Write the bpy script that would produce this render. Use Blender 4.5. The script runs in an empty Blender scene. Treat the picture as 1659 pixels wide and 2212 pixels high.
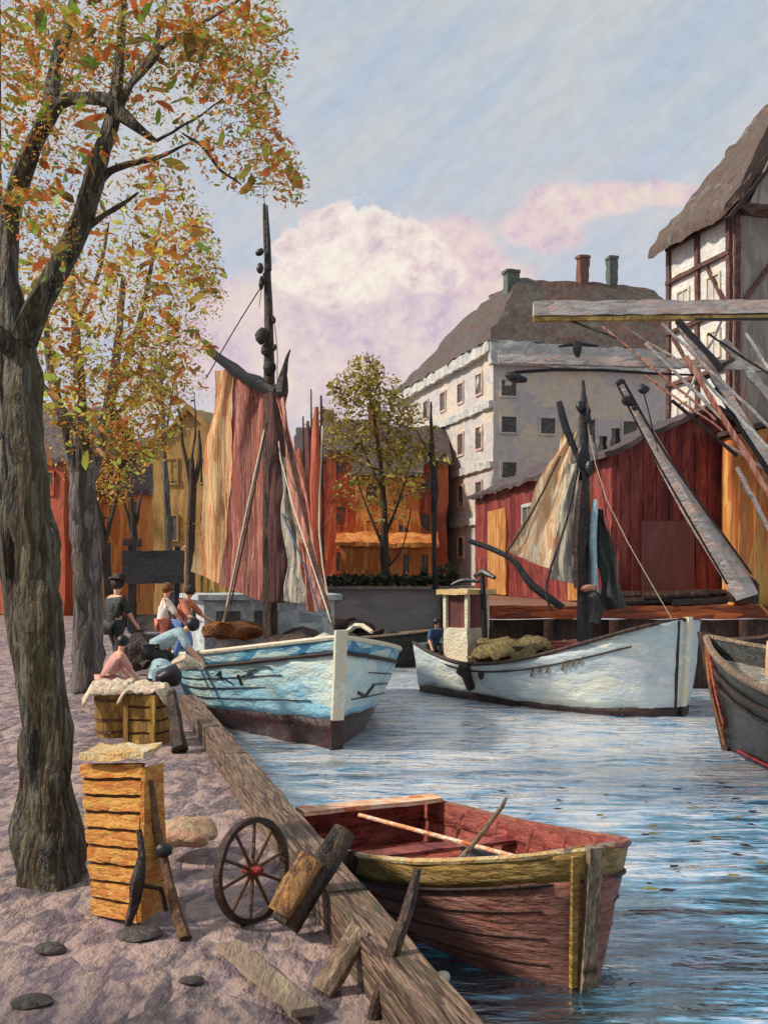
import bpy, bmesh, math, random
from mathutils import Vector, Matrix, noise
R = random.Random(11)
C = bpy.context.scene.collection
F, CX, HY, EYE = 2372.0, 829.5, 1240.0, 3.0
V = Vector

def P(dx, dy, Y):
    return V(((dx - CX) / F * Y, Y, EYE + (HY - dy) / F * Y))

def G(dx, dy, z):
    return P(dx, dy, (EYE - z) * F / (dy - HY))

def lin(h, k=0.92):
    h = h.lstrip('#')
    out = []
    for i in (0, 2, 4):
        c = int(h[i:i + 2], 16) / 255
        out.append((c / 12.92 if c <= .04045 else ((c + .055) / 1.055) ** 2.4) * k)
    return out

# ---------------------------------------------------------------- materials
class NT:
    def __init__(s, tree):
        s.t = tree
    def n(s, typ, **kw):
        nd = s.t.nodes.new(typ)
        for k, v in kw.items():
            setattr(nd, k, v)
        return nd
    def link(s, a, b):
        s.t.links.new(a, b)
    def put(s, sock, v):
        if hasattr(v, 'is_output') or isinstance(v, bpy.types.NodeSocket):
            s.t.links.new(v, sock)
        else:
            sock.default_value = v
    def m(s, op, a, b=0.0, c=0.0, clamp=False):
        nd = s.n('ShaderNodeMath', operation=op, use_clamp=clamp)
        s.put(nd.inputs[0], a); s.put(nd.inputs[1], b); s.put(nd.inputs[2], c)
        return nd.outputs[0]
    def vm(s, op, a, b=(0, 0, 0)):
        nd = s.n('ShaderNodeVectorMath', operation=op)
        s.put(nd.inputs[0], a); s.put(nd.inputs[1], b)
        return nd.outputs[0]
    def noise(s, vec, scale, detail=3.0, rough=.55):
        nd = s.n('ShaderNodeTexNoise')
        s.put(nd.inputs['Vector'], vec)
        nd.inputs['Scale'].default_value = scale
        nd.inputs['Detail'].default_value = detail
        nd.inputs['Roughness'].default_value = rough
        return nd
    def mix(s, fac, a, b, blend='MIX'):
        nd = s.n('ShaderNodeMix', data_type='RGBA', blend_type=blend)
        s.put(nd.inputs[0], fac); s.put(nd.inputs[6], a); s.put(nd.inputs[7], b)
        return nd.outputs[2]
    def sstep(s, x, lo, hi):
        nd = s.n('ShaderNodeMapRange', interpolation_type='SMOOTHSTEP')
        s.put(nd.inputs[0], x)
        nd.inputs[1].default_value = lo; nd.inputs[2].default_value = hi
        nd.inputs[3].default_value = 0; nd.inputs[4].default_value = 1
        return nd.outputs[0]

def ramp(nt, fac, cols, interp='LINEAR', pos=None, k=.92):
    nd = nt.n('ShaderNodeValToRGB')
    cr = nd.color_ramp
    cr.interpolation = interp
    n = len(cols)
    for i, c in enumerate(cols):
        p = pos[i] if pos else (i / n if interp == 'CONSTANT' else i / max(1, n - 1))
        if i < 2:
            e = cr.elements[i]; e.position = p
        else:
            e = cr.elements.new(p)
        e.color = (*(lin(c, k) if isinstance(c, str) else c), 1)
    nt.put(nd.inputs[0], fac)
    return nd.outputs[0]

def mat(name, pal, scale=3.0, st=(1, 1, 1), bump=.02, rough=.5, var=.5, warp=.5, spec=.35, interp='LINEAR', fine=9.0, k=.92, val=.35, trans=0, dab=.55, rz=0):
    """oil-paint-like surface: dabs of the palette, streaked along st, with raised strokes"""
    m = bpy.data.materials.new(name)
    m.use_nodes = True
    nt = NT(m.node_tree)
    b = m.node_tree.nodes['Principled BSDF']
    tc = nt.n('ShaderNodeTexCoord')
    mp = nt.n('ShaderNodeMapping')
    mp.inputs['Scale'].default_value = st
    if rz:
        m0 = nt.n('ShaderNodeMapping'); m0.inputs['Rotation'].default_value = (0, 0, rz)
        nt.link(tc.outputs['Object'], m0.inputs[0]); nt.link(m0.outputs[0], mp.inputs[0])
    else:
        nt.link(tc.outputs['Object'], mp.inputs[0])
    v0 = mp.outputs[0]
    w = nt.noise(v0, scale * .7, 2)
    wv = nt.vm('SUBTRACT', w.outputs['Color'], (.5, .5, .5))
    wv2 = nt.n('ShaderNodeVectorMath', operation='SCALE')
    nt.link(wv, wv2.inputs[0]); wv2.inputs[3].default_value = warp / scale * 1.1
    v1 = nt.vm('ADD', v0, wv2.outputs[0])
    vo = nt.n('ShaderNodeTexVoronoi', feature='F1')
    nt.link(v1, vo.inputs['Vector']); vo.inputs['Scale'].default_value = scale
    sp = nt.n('ShaderNodeSeparateColor'); nt.link(vo.outputs['Color'], sp.inputs[0])
    vo2 = nt.n('ShaderNodeTexVoronoi', feature='F1')
    nt.link(v1, vo2.inputs['Vector']); vo2.inputs['Scale'].default_value = scale * 3.7
    sp2 = nt.n('ShaderNodeSeparateColor'); nt.link(vo2.outputs['Color'], sp2.inputs[0])
    st_n = nt.noise(v0, scale * fine, 4, .65)
    big = nt.noise(v0, scale * .35, 2)
    at = nt.n('ShaderNodeAttribute', attribute_name='rnd')
    x = nt.m('MULTIPLY', nt.m('SUBTRACT', st_n.outputs[0], .5), var)
    x = nt.m('ADD', x, nt.m('MULTIPLY', sp.outputs[0], .8))
    x = nt.m('ADD', x, nt.m('MULTIPLY', sp2.outputs[0], dab))
    x = nt.m('ADD', x, at.outputs['Fac'])
    x = nt.m('ADD', x, nt.m('MULTIPLY', big.outputs[0], .5))
    x = nt.m('PINGPONG', x, 1.0)
    col = ramp(nt, x, pal, interp, k=k)
    hv = nt.n('ShaderNodeHueSaturation')
    nt.put(hv.inputs['Value'], nt.m('ADD', 1 - val * .5, nt.m('MULTIPLY', st_n.outputs[0], val)))
    nt.link(col, hv.inputs['Color'])
    nt.link(hv.outputs[0], b.inputs['Base Color'])
    b.inputs['Roughness'].default_value = rough
    b.inputs['Specular IOR Level'].default_value = spec
    if bump:
        h = nt.m('ADD', nt.m('MULTIPLY', st_n.outputs[0], .8), nt.m('ADD', nt.m('MULTIPLY', vo.outputs['Distance'], -.6), nt.m('MULTIPLY', vo2.outputs['Distance'], -.55)))
        bp = nt.n('ShaderNodeBump')
        bp.inputs['Strength'].default_value = .85
        bp.inputs['Distance'].default_value = bump * 1.7
        nt.link(h, bp.inputs['Height'])
        nt.link(bp.outputs[0], b.inputs['Normal'])
    if trans:
        tr = nt.n('ShaderNodeBsdfTranslucent'); nt.link(hv.outputs[0], tr.inputs[0])
        mx = nt.n('ShaderNodeMixShader'); mx.inputs[0].default_value = trans
        nt.link(b.outputs[0], mx.inputs[1]); nt.link(tr.outputs[0], mx.inputs[2])
        nt.link(mx.outputs[0], m.node_tree.nodes['Material Output'].inputs[0])
    return m

# ---------------------------------------------------------------- objects
ORG = {}

def prep(bm, seg=0, amp=0, ns=2.0):
    if seg:
        for _ in range(7):
            es = [e for e in bm.edges if e.calc_length() > seg]
            if not es or len(bm.verts) > 60000:
                break
            bmesh.ops.subdivide_edges(bm, edges=es, cuts=1, use_grid_fill=True)
        ng = [f for f in bm.faces if len(f.verts) > 4]
        if ng:
            bmesh.ops.triangulate(bm, faces=ng)
    if amp:
        for v in bm.verts:
            v.co += noise.noise_vector(v.co * ns) * amp + noise.noise_vector(v.co * ns * 3.1) * amp * .45

def obj(name, bm, m, parent=None, loc=None, seg=0, amp=0, ns=2.0, smooth=40, normals=True, label=None):
    prep(bm, seg, amp, ns)
    if normals:
        bmesh.ops.recalc_face_normals(bm, faces=bm.faces)
    if parent is not None:
        o0 = ORG[parent.name]
    elif loc is not None:
        o0 = V(loc)
    else:
        xs = [v.co for v in bm.verts]
        o0 = V((sum(c.x for c in xs) / len(xs), sum(c.y for c in xs) / len(xs), min(c.z for c in xs)))
    for v in bm.verts:
        v.co -= o0
    me = bpy.data.meshes.new(name)
    for f in bm.faces:
        f.smooth = True
    bm.to_mesh(me); bm.free()
    if smooth:
        me.set_sharp_from_angle(angle=math.radians(smooth))
    if m is not None:
        me.materials.append(m)
    o = bpy.data.objects.new(name, me)
    C.objects.link(o)
    if parent is not None:
        o.parent = parent
    else:
        o.location = o0
    if label:
        o['label'] = label
    ORG[o.name] = o0
    return o

def tag(o, label, cat, group=None):
    o['label'] = label; o['category'] = cat
    if group:
        o['group'] = group
    return o

def thing(name, loc, label, cat, group=None):
    o = bpy.data.objects.new(name, None)
    C.objects.link(o)
    o.location = loc
    o.empty_display_size = .2
    ORG[o.name] = V(loc)
    return tag(o, label, cat, group)

def struct(name, bm, m, **kw):
    o = obj(name, bm, m, loc=(0, 0, 0), **kw)
    o['kind'] = 'structure'
    return o

NB = bmesh.new

def face(bm, pts):
    return bm.faces.new([bm.verts.new(p) for p in pts])

def hexa(bm, a, b):
    """a, b: two quads (lists of 4 points) -> closed solid"""
    va = [bm.verts.new(p) for p in a]; vb = [bm.verts.new(p) for p in b]
    bm.faces.new(va); bm.faces.new(vb[::-1])
    for i in range(4):
        j = (i + 1) % 4
        bm.faces.new((va[i], vb[i], vb[j], va[j]))

def box(bm, c, s, ux=None, uy=None, uz=None):
    c = V(c)
    ux = V(ux or (1, 0, 0)).normalized() * s[0] / 2
    uy = V(uy or (0, 1, 0)).normalized() * s[1] / 2
    uz = V(uz or (0, 0, 1)).normalized() * s[2] / 2
    a = [c - ux - uy - uz, c + ux - uy - uz, c + ux + uy - uz, c - ux + uy - uz]
    hexa(bm, a, [p + 2 * uz for p in a])

def beam(bm, p0, p1, w, h, up=(0, 0, 1), w1=None, h1=None):
    p0, p1 = V(p0), V(p1)
    d = (p1 - p0).normalized()
    s = d.cross(V(up))
    s = s.normalized() if s.length > 1e-4 else V((1, 0, 0))
    u = s.cross(d).normalized()
    def q(p, w, h):
        return [p - s * w / 2 - u * h / 2, p + s * w / 2 - u * h / 2, p + s * w / 2 + u * h / 2, p - s * w / 2 + u * h / 2]
    hexa(bm, q(p0, w, h), q(p1, w1 or w, h1 or h))

def prism(bm, pts, off):
    """polygon extruded by the vector off"""
    off = V(off)
    a = [bm.verts.new(V(p)) for p in pts]; b = [bm.verts.new(V(p) + off) for p in pts]
    bm.faces.new(a); bm.faces.new(b[::-1])
    n = len(pts)
    for i in range(n):
        j = (i + 1) % n
        bm.faces.new((a[i], b[i], b[j], a[j]))

def smoothpath(pts, k=4):
    """Catmull-Rom through (Vector, radius) pairs"""
    out = []
    n = len(pts)
    for i in range(n - 1):
        p0, p1, p2, p3 = pts[max(0, i - 1)], pts[i], pts[i + 1], pts[min(n - 1, i + 2)]
        for j in range(k):
            t = j / k
            def cr(a, b, c, d):
                return .5 * ((2 * b) + (c - a) * t + (2 * a - 5 * b + 4 * c - d) * t * t + (3 * b - a - 3 * c + d) * t ** 3)
            out.append((cr(p0[0], p1[0], p2[0], p3[0]), p1[1] + (p2[1] - p1[1]) * t))
    out.append(pts[-1])
    return out

def tube(bm, pts, n=8, k=0, wob=0.0):
    """pts: list of (Vector, radius)"""
    pts = [(V(p), r) for p, r in pts]
    if k:
        pts = smoothpath(pts, k)
    rings = []
    up = V((0, 0, 1))
    s = None
    for i, (p, r) in enumerate(pts):
        d = (pts[min(i + 1, len(pts) - 1)][0] - pts[max(0, i - 1)][0]).normalized()
        if s is None:
            s = d.cross(up)
            if s.length < .05:
                s = V((1, 0, 0))
        s = (s - d * s.dot(d)).normalized()
        t = d.cross(s)
        ring = []
        for j in range(n):
            a = 2 * math.pi * j / n
            rr = r * (1 + wob * noise.noise(p * 3 + V((math.cos(a), math.sin(a), 0)) * 1.7)) if wob else r
            ring.append(bm.verts.new(p + (s * math.cos(a) + t * math.sin(a)) * rr))
        rings.append(ring)
    for a, b in zip(rings, rings[1:]):
        for j in range(n):
            bm.faces.new((a[j], a[(j + 1) % n], b[(j + 1) % n], b[j]))
    bm.faces.new(rings[0][::-1]); bm.faces.new(rings[-1])

def ball(bm, c, r, sx=1, sy=1, sz=1, sub=2):
    mt = Matrix.Translation(V(c)) @ Matrix.Diagonal((sx, sy, sz, 1))
    bmesh.ops.create_icosphere(bm, subdivisions=sub, radius=r, matrix=mt)

def grid(bm, fn, nu, nv):
    vs = [[bm.verts.new(fn(i / nu, j / nv)) for j in range(nv + 1)] for i in range(nu + 1)]
    for i in range(nu):
        for j in range(nv):
            bm.faces.new((vs[i][j], vs[i + 1][j], vs[i + 1][j + 1], vs[i][j + 1]))
    return vs

def sheet(bm, fn, nu, nv, th=.03):
    """a cloth with two sides and an edge"""
    a = grid(bm, fn, nu, nv)
    c = fn(.5, .5); du = fn(.6, .5) - c; dv = fn(.5, .6) - c
    off = du.cross(dv).normalized() * th
    b = grid(bm, lambda u, v: fn(u, v) + off, nu, nv)
    rim = [(i, 0) for i in range(nu)] + [(nu, j) for j in range(nv)] + [(i, nv) for i in range(nu, 0, -1)] + [(0, j) for j in range(nv, 0, -1)]
    for (i, j), (k, l) in zip(rim, rim[1:] + rim[:1]):
        bm.faces.new((a[i][j], a[k][l], b[k][l], b[i][j]))
# ---------------------------------------------------------------- palette
M = {}
def mk(n, pal, **kw):
    M[n] = mat(n, pal.split(), **kw)
mk('earth', '544848 6f6060 8a7878 a08c86 75666a a48e84 8a767a 625660 9a8480 aa9086 7a6c6c 5a4e54', k=.98, scale=1.6, st=(1, .5, 1), bump=.05, rough=.6, fine=5, val=.4, var=.8)
mk('far_earth', '7d6f60 94806c a98f78 8b7a63', scale=.6, bump=.05)
mk('quaystone', '6f675f 8b8178 9a9087 7e756d', scale=1.2, bump=.03)
mk('greywall', '8a8480 979089 a09992 8d8683 7f7a77', scale=.35, st=(.5, 1, 1.2), bump=.05, var=.3)
mk('wharfwood', '7a3a1c b0501f c4642a 8c3f1e 5a2a1a a8522c', scale=1.5, st=(.18, 1, 1.6), bump=.03)
mk('darkwood', '2a1c18 3a2620 4a3026 231815 57382a', scale=3, st=(1, 1, .4), bump=.02)
mk('wharftop', '6a4a3c 7d5a48 8c6a55', scale=1.5, bump=.02)
mk('beamwood', '6a5040 846852 a0806a 5a4238 4a342e ae8e7a 7a6250 5c5a40', scale=3.2, rz=-.262, st=(5, .35, 5), bump=.03, fine=7, val=.6)
mk('postdark', '2a2320 3c302a 4a3a30 231c1a 5c4636', scale=5, st=(1, 1, .35), bump=.02)
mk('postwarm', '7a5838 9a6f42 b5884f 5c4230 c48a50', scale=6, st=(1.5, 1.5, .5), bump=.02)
mk('postgrey', '8a7460 a08870 6e5a48 b39a80', scale=6, st=(1.5, 1.5, .5), bump=.02)
mk('bark', '221f1d 362d26 463a30 585048 2c2a24 6e685c 4a3426 202622 807a6a 5a4e2c 3a2c24 68603c', scale=5, st=(1.6, 1.6, .22), bump=.05, fine=7, val=.5)
mk('bark2', '3a322c 57504a 746c68 8a8480 463c36 5f5648', scale=4, st=(1.6, 1.6, .2), bump=.04)
mk('barkfar', '3c2f24 4d3c2c 2e2620', scale=3, st=(1, 1, .3), bump=.02)
LEAF = '57552e 6b6434 7a6430 94682f ae6e34 bc7c42 85763a 648434 78a038 c46a36 a8582c 665628 988640 c89a4a d8b060 7a7040 8f7a3c c06a2c a4a848 b4602c 7c9a38 d08040'
mk('leaf', LEAF, k=1.25, scale=2, bump=0, rough=.5, var=.1, interp='CONSTANT', dab=0, trans=.35)
mk('leaf2', '66602c 7a7034 8a7a38 8c5a2a a4682e b47838 c09a44 d0b850 7c7c34 8a4e26 9a7a34 7c9a3a c8c060 b8702e 5c5230 a8b84c c07a34 9a5a28', k=1.25, scale=2, bump=0, var=.1, interp='CONSTANT', dab=0, trans=.35)
mk('leaf3', '5a5230 7a6c34 9a8a40 6a6434 b8a848 8a7038 4e4626 a89c50', k=1.25, scale=2, bump=0, var=.1, interp='CONSTANT', dab=0, trans=.35)
mk('shrubgreen', '2c3426 3a4430 4a5238 24281f', scale=2, bump=0, var=.1, trans=.2)
mk('palewall', 'c2bebc cac6c4 d6cabc dacdb8 bebabd d0c8c6', scale=.5, bump=.06, var=.4, dab=.35)
mk('pinkwall', 'd9bcae e3c6b4 cfb0a6 ead2b6 d2b4ac c4a8a4', scale=.35, st=(1, .4, 1), bump=.08, var=.4)
mk('cornice', 'bcc2c8 cfd0cc a9aeb4 d9d4c8', scale=.8, bump=.04)
mk('roofbrown', '5a3a2e 4e342a 66443a 54443a 5a544c 523a30', scale=.5, st=(1, 1, 1), bump=.12, var=.8, dab=.25)
mk('roofdark', '3a2f30 4c3f40 5a4a48', scale=.6, bump=.06)
mk('glassdark', '4c4a4a 5a5854 424244 6a665e', scale=2, bump=.01, rough=.25)
mk('red', '86302c 963a32 702428 9c4034 5e2226 7e2c30 a85444 743034', k=.82, scale=1.3, st=(1, 1, .18), bump=.04)
mk('redfar', 'a84a34 b85a3c 94402e c4704a', scale=.5, st=(1, 1, .25), bump=.06)
mk('orangefar', 'c8743a d4843f b8642e dd9a52 c06a34', scale=.5, st=(1, 1, .25), bump=.06)
mk('ochrefar', 'b08a4c c49a58 9a783e a8804a', scale=.5, st=(1, 1, .2), bump=.06)
mk('maroonfar', '6a3a3a 7d4a44 5c3436', scale=.5, st=(1, 1, .25), bump=.06)
mk('ochredoor', 'c88a4a b8743c d8a060 a8622f', scale=2, st=(1, 1, .2), bump=.03)
mk('ochrehut', 'd89a3f e0ad55 cf8440 d6784a e3b86a', scale=1.2, st=(1, 1, .15), bump=.04)
mk('whitewall', 'e6e4e4 dcdcde f0ebe2 d0d2d8 e8dcc8', scale=1.0, bump=.05, var=.4)
mk('timber', '5a3430 6c403a 4a2c2a 7a5044', scale=2, bump=.03)
mk('greyboard', '8c8078 988b82 7c716a a39890 857a70', scale=.8, st=(1.2, 1.2, .3), bump=.04)
mk('thatch', '5c4c44 6a5850 84786a 4a4040 70564a 5c5048', scale=1.6, st=(1, 1, .5), bump=.08)
mk('craneG', 'a8a8a8 bcbab8 8c8c90 ccc4be 9c9894 d4b4a4 b0b4b8', scale=2.0, st=(.35, 1, 1), bump=.04)
mk('ochreline', 'a8843c 8c6a30 c0a058', scale=2, bump=.01)
mk('black', '171719 232326 2e2c30 1b1f22', scale=4, bump=.005, rough=.35)
mk('brownblack', '2a1a18 3a2420 1c1517 45302a', scale=4, bump=.015)
mk('bluehull', '9cd0e2 a8d6e4 bce0e4 d4e6de 90c8e0 a4d4e4 98cce0 b4dee6 e2e8dc', scale=.9, st=(.6, .6, 1.3), bump=.05, rough=.4, dab=.15, val=.2, var=.3)
mk('bluedeep', '4a94b8 62a8c6 3a7aa4 86bfd2 d0dcd4', scale=1.2, st=(.6, .6, 1.5), bump=.03, rough=.4)
mk('cream', 'ece6d2 f4eedc dcd6c4 e6d8b4', scale=4, bump=.02, rough=.4)
mk('boot', '3a1c20 4a2426 2c181c 3c2a26', scale=1.5, bump=.02, rough=.35)
mk('deckwood', '7a4a34 8c5a3e 5e3628 9a6c4a', scale=3, st=(.4, 1, 1), bump=.02)
mk('housegrey', 'c0c8cc aab0b4 d0d4d4 a0a8ae b8c4cc dcdcd4', scale=1.0, bump=.05)
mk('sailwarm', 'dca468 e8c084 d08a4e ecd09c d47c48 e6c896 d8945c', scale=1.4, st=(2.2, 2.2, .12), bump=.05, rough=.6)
mk('sailrose', 'a8625a b46e66 9c544e bc7c70 a05a56 c48c7c 8e4c46 b0664e', scale=1.6, st=(2.2, 2.2, .12), bump=.05, rough=.6)
mk('saildark', '4a2a28 5c3430 3a2222 6e4038', scale=1.6, st=(2.2, 2.2, .12), bump=.05)
mk('sailpink', 'c07868 cf8a76 b06454 d8a088 9a5048', scale=1.6, st=(2.2, 2.2, .12), bump=.05)
mk('sailcream', 'e6c898 f0dcb4 dcb888 e0a878 f2e4c4', scale=1.6, st=(2.0, 2.0, .2), bump=.04)
mk('sailgrey', 'b4ac9c c6beac a09888 8f8a84 d2c8b4', scale=1.6, st=(2.0, 2.0, .2), bump=.04)
mk('canvasbrown', '8a5424 a0662c 6a3c1e', scale=4, bump=.03)
mk('whitehull', 'c4d0d0 d4dcd8 b8c8cc dcdcca cad2d4 b2c0c6 d8d8d8', scale=.9, st=(.5, .5, 1.4), bump=.05, rough=.4, dab=.15, val=.2, var=.3)
mk('netyellow', '8c7a4a b0a060 6a5a3c a09058 5a4634', scale=5, bump=.04)
mk('darkhull', '161a1a 20262a 2a2c2a 121416 343834 201c1a', scale=1.2, st=(1, .4, 1.6), bump=.04, rough=.35)
mk('redline', 'a02c34 b84048 7a2028', scale=3, bump=.01)
mk('boathull', '9c5646 a8624e 8a4a3c b4725e 7a4a40 9c685c a06c5a', scale=2.4, st=(.5, .5, 2.2), bump=.04, rough=.45)
mk('boatochre', 'a07c38 b48e44 8c6a30 c4a058', scale=3.5, st=(.6, .6, 2), bump=.03, rough=.4)
mk('boatred', '94302c a84440 7a2424 8c4a3c b05c50 6a2c28', scale=3, st=(.5, .5, 1.5), bump=.03, rough=.4)
mk('boatorange', 'e0742a f08c3c d8682c f4e4cc f0a060', scale=2, st=(.6, 2, 2), bump=.02)
mk('slat', 'd89234 e0a040 c88030 d8843f e8b258 cc7838', scale=4, st=(.5, 1, 2.5), bump=.03, rough=.45)
mk('slattop', 'f0e0b8 f4ead0 e6cc94 eebc78', scale=6, bump=.03)
mk('slatdark', '6a4a34 7a5638 553a2c', scale=6, bump=.02)
mk('barrel', 'a07a34 b48a3c 8a6630 947038 c09a48', scale=4, st=(1.5, 1.5, .3), bump=.03)
mk('cloth', 'e2d8b8 d0bc98 c4a48c f0e6cc dcb498', scale=6, bump=.02)
mk('skin', 'd8a080 e0ac8c', scale=4, bump=.0, var=.1)
mk('wht', 'f2ece2 e6e0d8', scale=8, bump=.01)
mk('coral', 'd8785c e08c70 cc6850', scale=8, bump=.01)
mk('clothblue', '6a8cd0 8aa8e0 5878b8', scale=8, bump=.01)
mk('paleblue', 'a8c4cc bcd4d8 8fb0bc', scale=8, bump=.01)
mk('darkgreen', '2c3230 3a403c 232826', scale=8, bump=.01)
mk('pinkcloth', 'd89c90 e0ac9c c88880', scale=8, bump=.01)
mk('navy', '2a4c70 1f3a58 3a6088', scale=8, bump=.01)
mk('rope', 'c4b8a0 a89880 d8ccb4', scale=20, bump=.004)
mk('iron', '3a2620 4a3028 2c1e1c', scale=8, bump=.008, rough=.4)
mk('redhub', 'b03028 8a2420', scale=8, bump=.01)
mk('plank', 'a89478 b8a688 948070 a08a78', scale=3, st=(3, .6, 1), bump=.02)
mk('sack', 'd8b890 e4c8a4 c4a47c e0a888', scale=4, bump=.04)
mk('stone', '5a524e 6a605a 4a4442', scale=6, bump=.02)
mk('tile', '7a4436 8c5644 6c5048', scale=2, bump=.03)
mk('chimgreen', '5f6862 525a56 6c726a', scale=2, bump=.03)

# ---------------------------------------------------------------- setting
def edgex(Y):                                   # the water's edge of the near quay
    return .06 - .268 * (Y - 4.15)

def water_mat():
    m = bpy.data.materials.new('water'); m.use_nodes = True
    nt = NT(m.node_tree); b = m.node_tree.nodes['Principled BSDF']
    tc = nt.n('ShaderNodeTexCoord')
    mp = nt.n('ShaderNodeMapping'); nt.link(tc.outputs['Object'], mp.inputs[0])
    mp.inputs['Scale'].default_value = (.55, 2.0, 1)
    n1 = nt.noise(mp.outputs[0], 1.6, 3, .6)
    n2 = nt.noise(mp.outputs[0], 5.5, 3, .6)
    n3 = nt.noise(mp.outputs[0], .35, 2)
    mp2 = nt.n('ShaderNodeMapping'); nt.link(tc.outputs['Object'], mp2.inputs[0]); mp2.inputs['Scale'].default_value = (.9, 3.2, 1)
    n4 = nt.noise(mp2.outputs[0], 1.5, 4, .6)
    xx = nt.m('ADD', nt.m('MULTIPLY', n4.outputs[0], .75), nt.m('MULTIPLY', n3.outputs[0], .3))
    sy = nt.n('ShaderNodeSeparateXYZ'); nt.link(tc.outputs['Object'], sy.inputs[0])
    painted_glare = nt.sstep(nt.m('ADD', sy.outputs[1], nt.m('MULTIPLY', n3.outputs[0], 6.0)), 9.5, 21.0)  # sky glare painted into the colour: pale mid canal, dark teal close by
    xx = nt.m('ADD', xx, nt.m('MULTIPLY', nt.m('SUBTRACT', painted_glare, .5), .17))
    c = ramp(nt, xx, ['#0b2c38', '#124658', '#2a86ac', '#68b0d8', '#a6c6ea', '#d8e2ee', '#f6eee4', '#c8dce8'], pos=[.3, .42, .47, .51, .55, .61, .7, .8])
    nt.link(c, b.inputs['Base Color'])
    b.inputs['Roughness'].default_value = .35
    h = nt.m('ADD', n1.outputs[0], nt.m('MULTIPLY', n2.outputs[0], .35))
    bp = nt.n('ShaderNodeBump'); bp.inputs['Strength'].default_value = .8; bp.inputs['Distance'].default_value = .2
    nt.link(h, bp.inputs['Height']); nt.link(bp.outputs[0], b.inputs['Normal'])
    gl = nt.n('ShaderNodeBsdfGlossy'); gl.inputs['Roughness'].default_value = .07; gl.inputs[0].default_value = (.95, .97, 1, 1)
    nt.link(bp.outputs[0], gl.inputs['Normal'])
    fr_ = nt.n('ShaderNodeFresnel'); fr_.inputs[0].default_value = 1.36; nt.link(bp.outputs[0], fr_.inputs['Normal'])
    mx = nt.n('ShaderNodeMixShader'); nt.link(nt.m('POWER', fr_.outputs[0], .52), mx.inputs[0])
    nt.link(b.outputs[0], mx.inputs[1]); nt.link(gl.outputs[0], mx.inputs[2])
    nt.link(mx.outputs[0], m.node_tree.nodes['Material Output'].inputs[0])
    return m

bm = NB()
rows = [-40, -20, -8, -2] + [2.0 * (1.021 ** i) for i in range(0, 166)]
cols = [-30, -20] + [-14 + .16 * i for i in range(0, 175)] + [18, 26, 60]
def wz(x, y):
    if y < 1 or y > 45:
        return 0
    k = min(1, y / 8)
    return .045 * noise.noise(V((x * .9, y * 2.0, 0))) + .028 * noise.noise(V((x * 2.1, y * 4.6, 3)))
vs = [[bm.verts.new((x, y, wz(x, y))) for x in cols] for y in rows]
for i in range(len(rows) - 1):
    for j in range(len(cols) - 1):
        bm.faces.new((vs[i][j], vs[i][j + 1], vs[i + 1][j + 1], vs[i + 1][j]))
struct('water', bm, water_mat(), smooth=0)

# near quay: trodden earth and cobbles, down to the water on its right side
bm = NB()
ys = [-12, -4, 0] + [2.2 * (1.045 ** i) for i in range(0, 75)]
ys = [y for y in ys if y < 57] + [57.6]
ds = [0, .05, .12, .2, .3] + [.3 * (1.1 ** i) for i in range(1, 52)] + [80, 200, 900]
def qz(x, y):
    if y > 30 or y < 1 or x < -14:
        return 1.3
    n = noise.noise(V((x * 1.4, y * 1.1, 0))) * .012 + noise.noise(V((x * 5, y * 4, 1))) * .013 + noise.noise(V((x * 12, y * 9, 2))) * .008
    return 1.3 + n
vs = [[bm.verts.new((edgex(y) - d, y, qz(edgex(y) - d, y))) for d in ds] for y in ys]
for i in range(len(ys) - 1):
    for j in range(len(ds) - 1):
        bm.faces.new((vs[i][j], vs[i + 1][j], vs[i + 1][j + 1], vs[i][j + 1]))
struct('quay', bm, M['earth'], smooth=0)
bm = NB()
vs = [[bm.verts.new((edgex(y) - .01 + (.06 if z < 1.2 else 0), y, z)) for z in (1.29, 1.1, .6, -1)] for y in ys]
for i in range(len(ys) - 1):
    for j in range(3):
        bm.faces.new((vs[i][j], vs[i + 1][j], vs[i + 1][j + 1], vs[i][j + 1]))
tag(obj('quay_wall', bm, M['darkwood']), 'dark timber wall of the near quay, dropping to the water beside the rowing boat', 'quay wall')

# far bank, one sheet to the horizon, with its grey wall
bm = NB()
pts = [(-900, 57.5), (3, 57.5), (3.0, 58), (900, 58), (3000, 4000), (-3000, 4000)]
bm.faces.new([bm.verts.new((x, y, 2.28)) for x, y in pts])
struct('ground', bm, M['far_earth'])
bm = NB()
box(bm, (-7, 57.2, .6), (24, .6, 3.3))
t = thing('canal_wall', (-7, 57, 0), 'grey rendered wall closing the far end of the canal, with plants along its top', 'canal wall')
obj('wall_face', bm, M['greywall'], t, seg=1.2, amp=.03)
bm = NB(); box(bm, (-7, 57.1, 2.3), (24, .95, .16))
obj('coping', bm, M['quaystone'], t, seg=.8, amp=.04)

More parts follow.
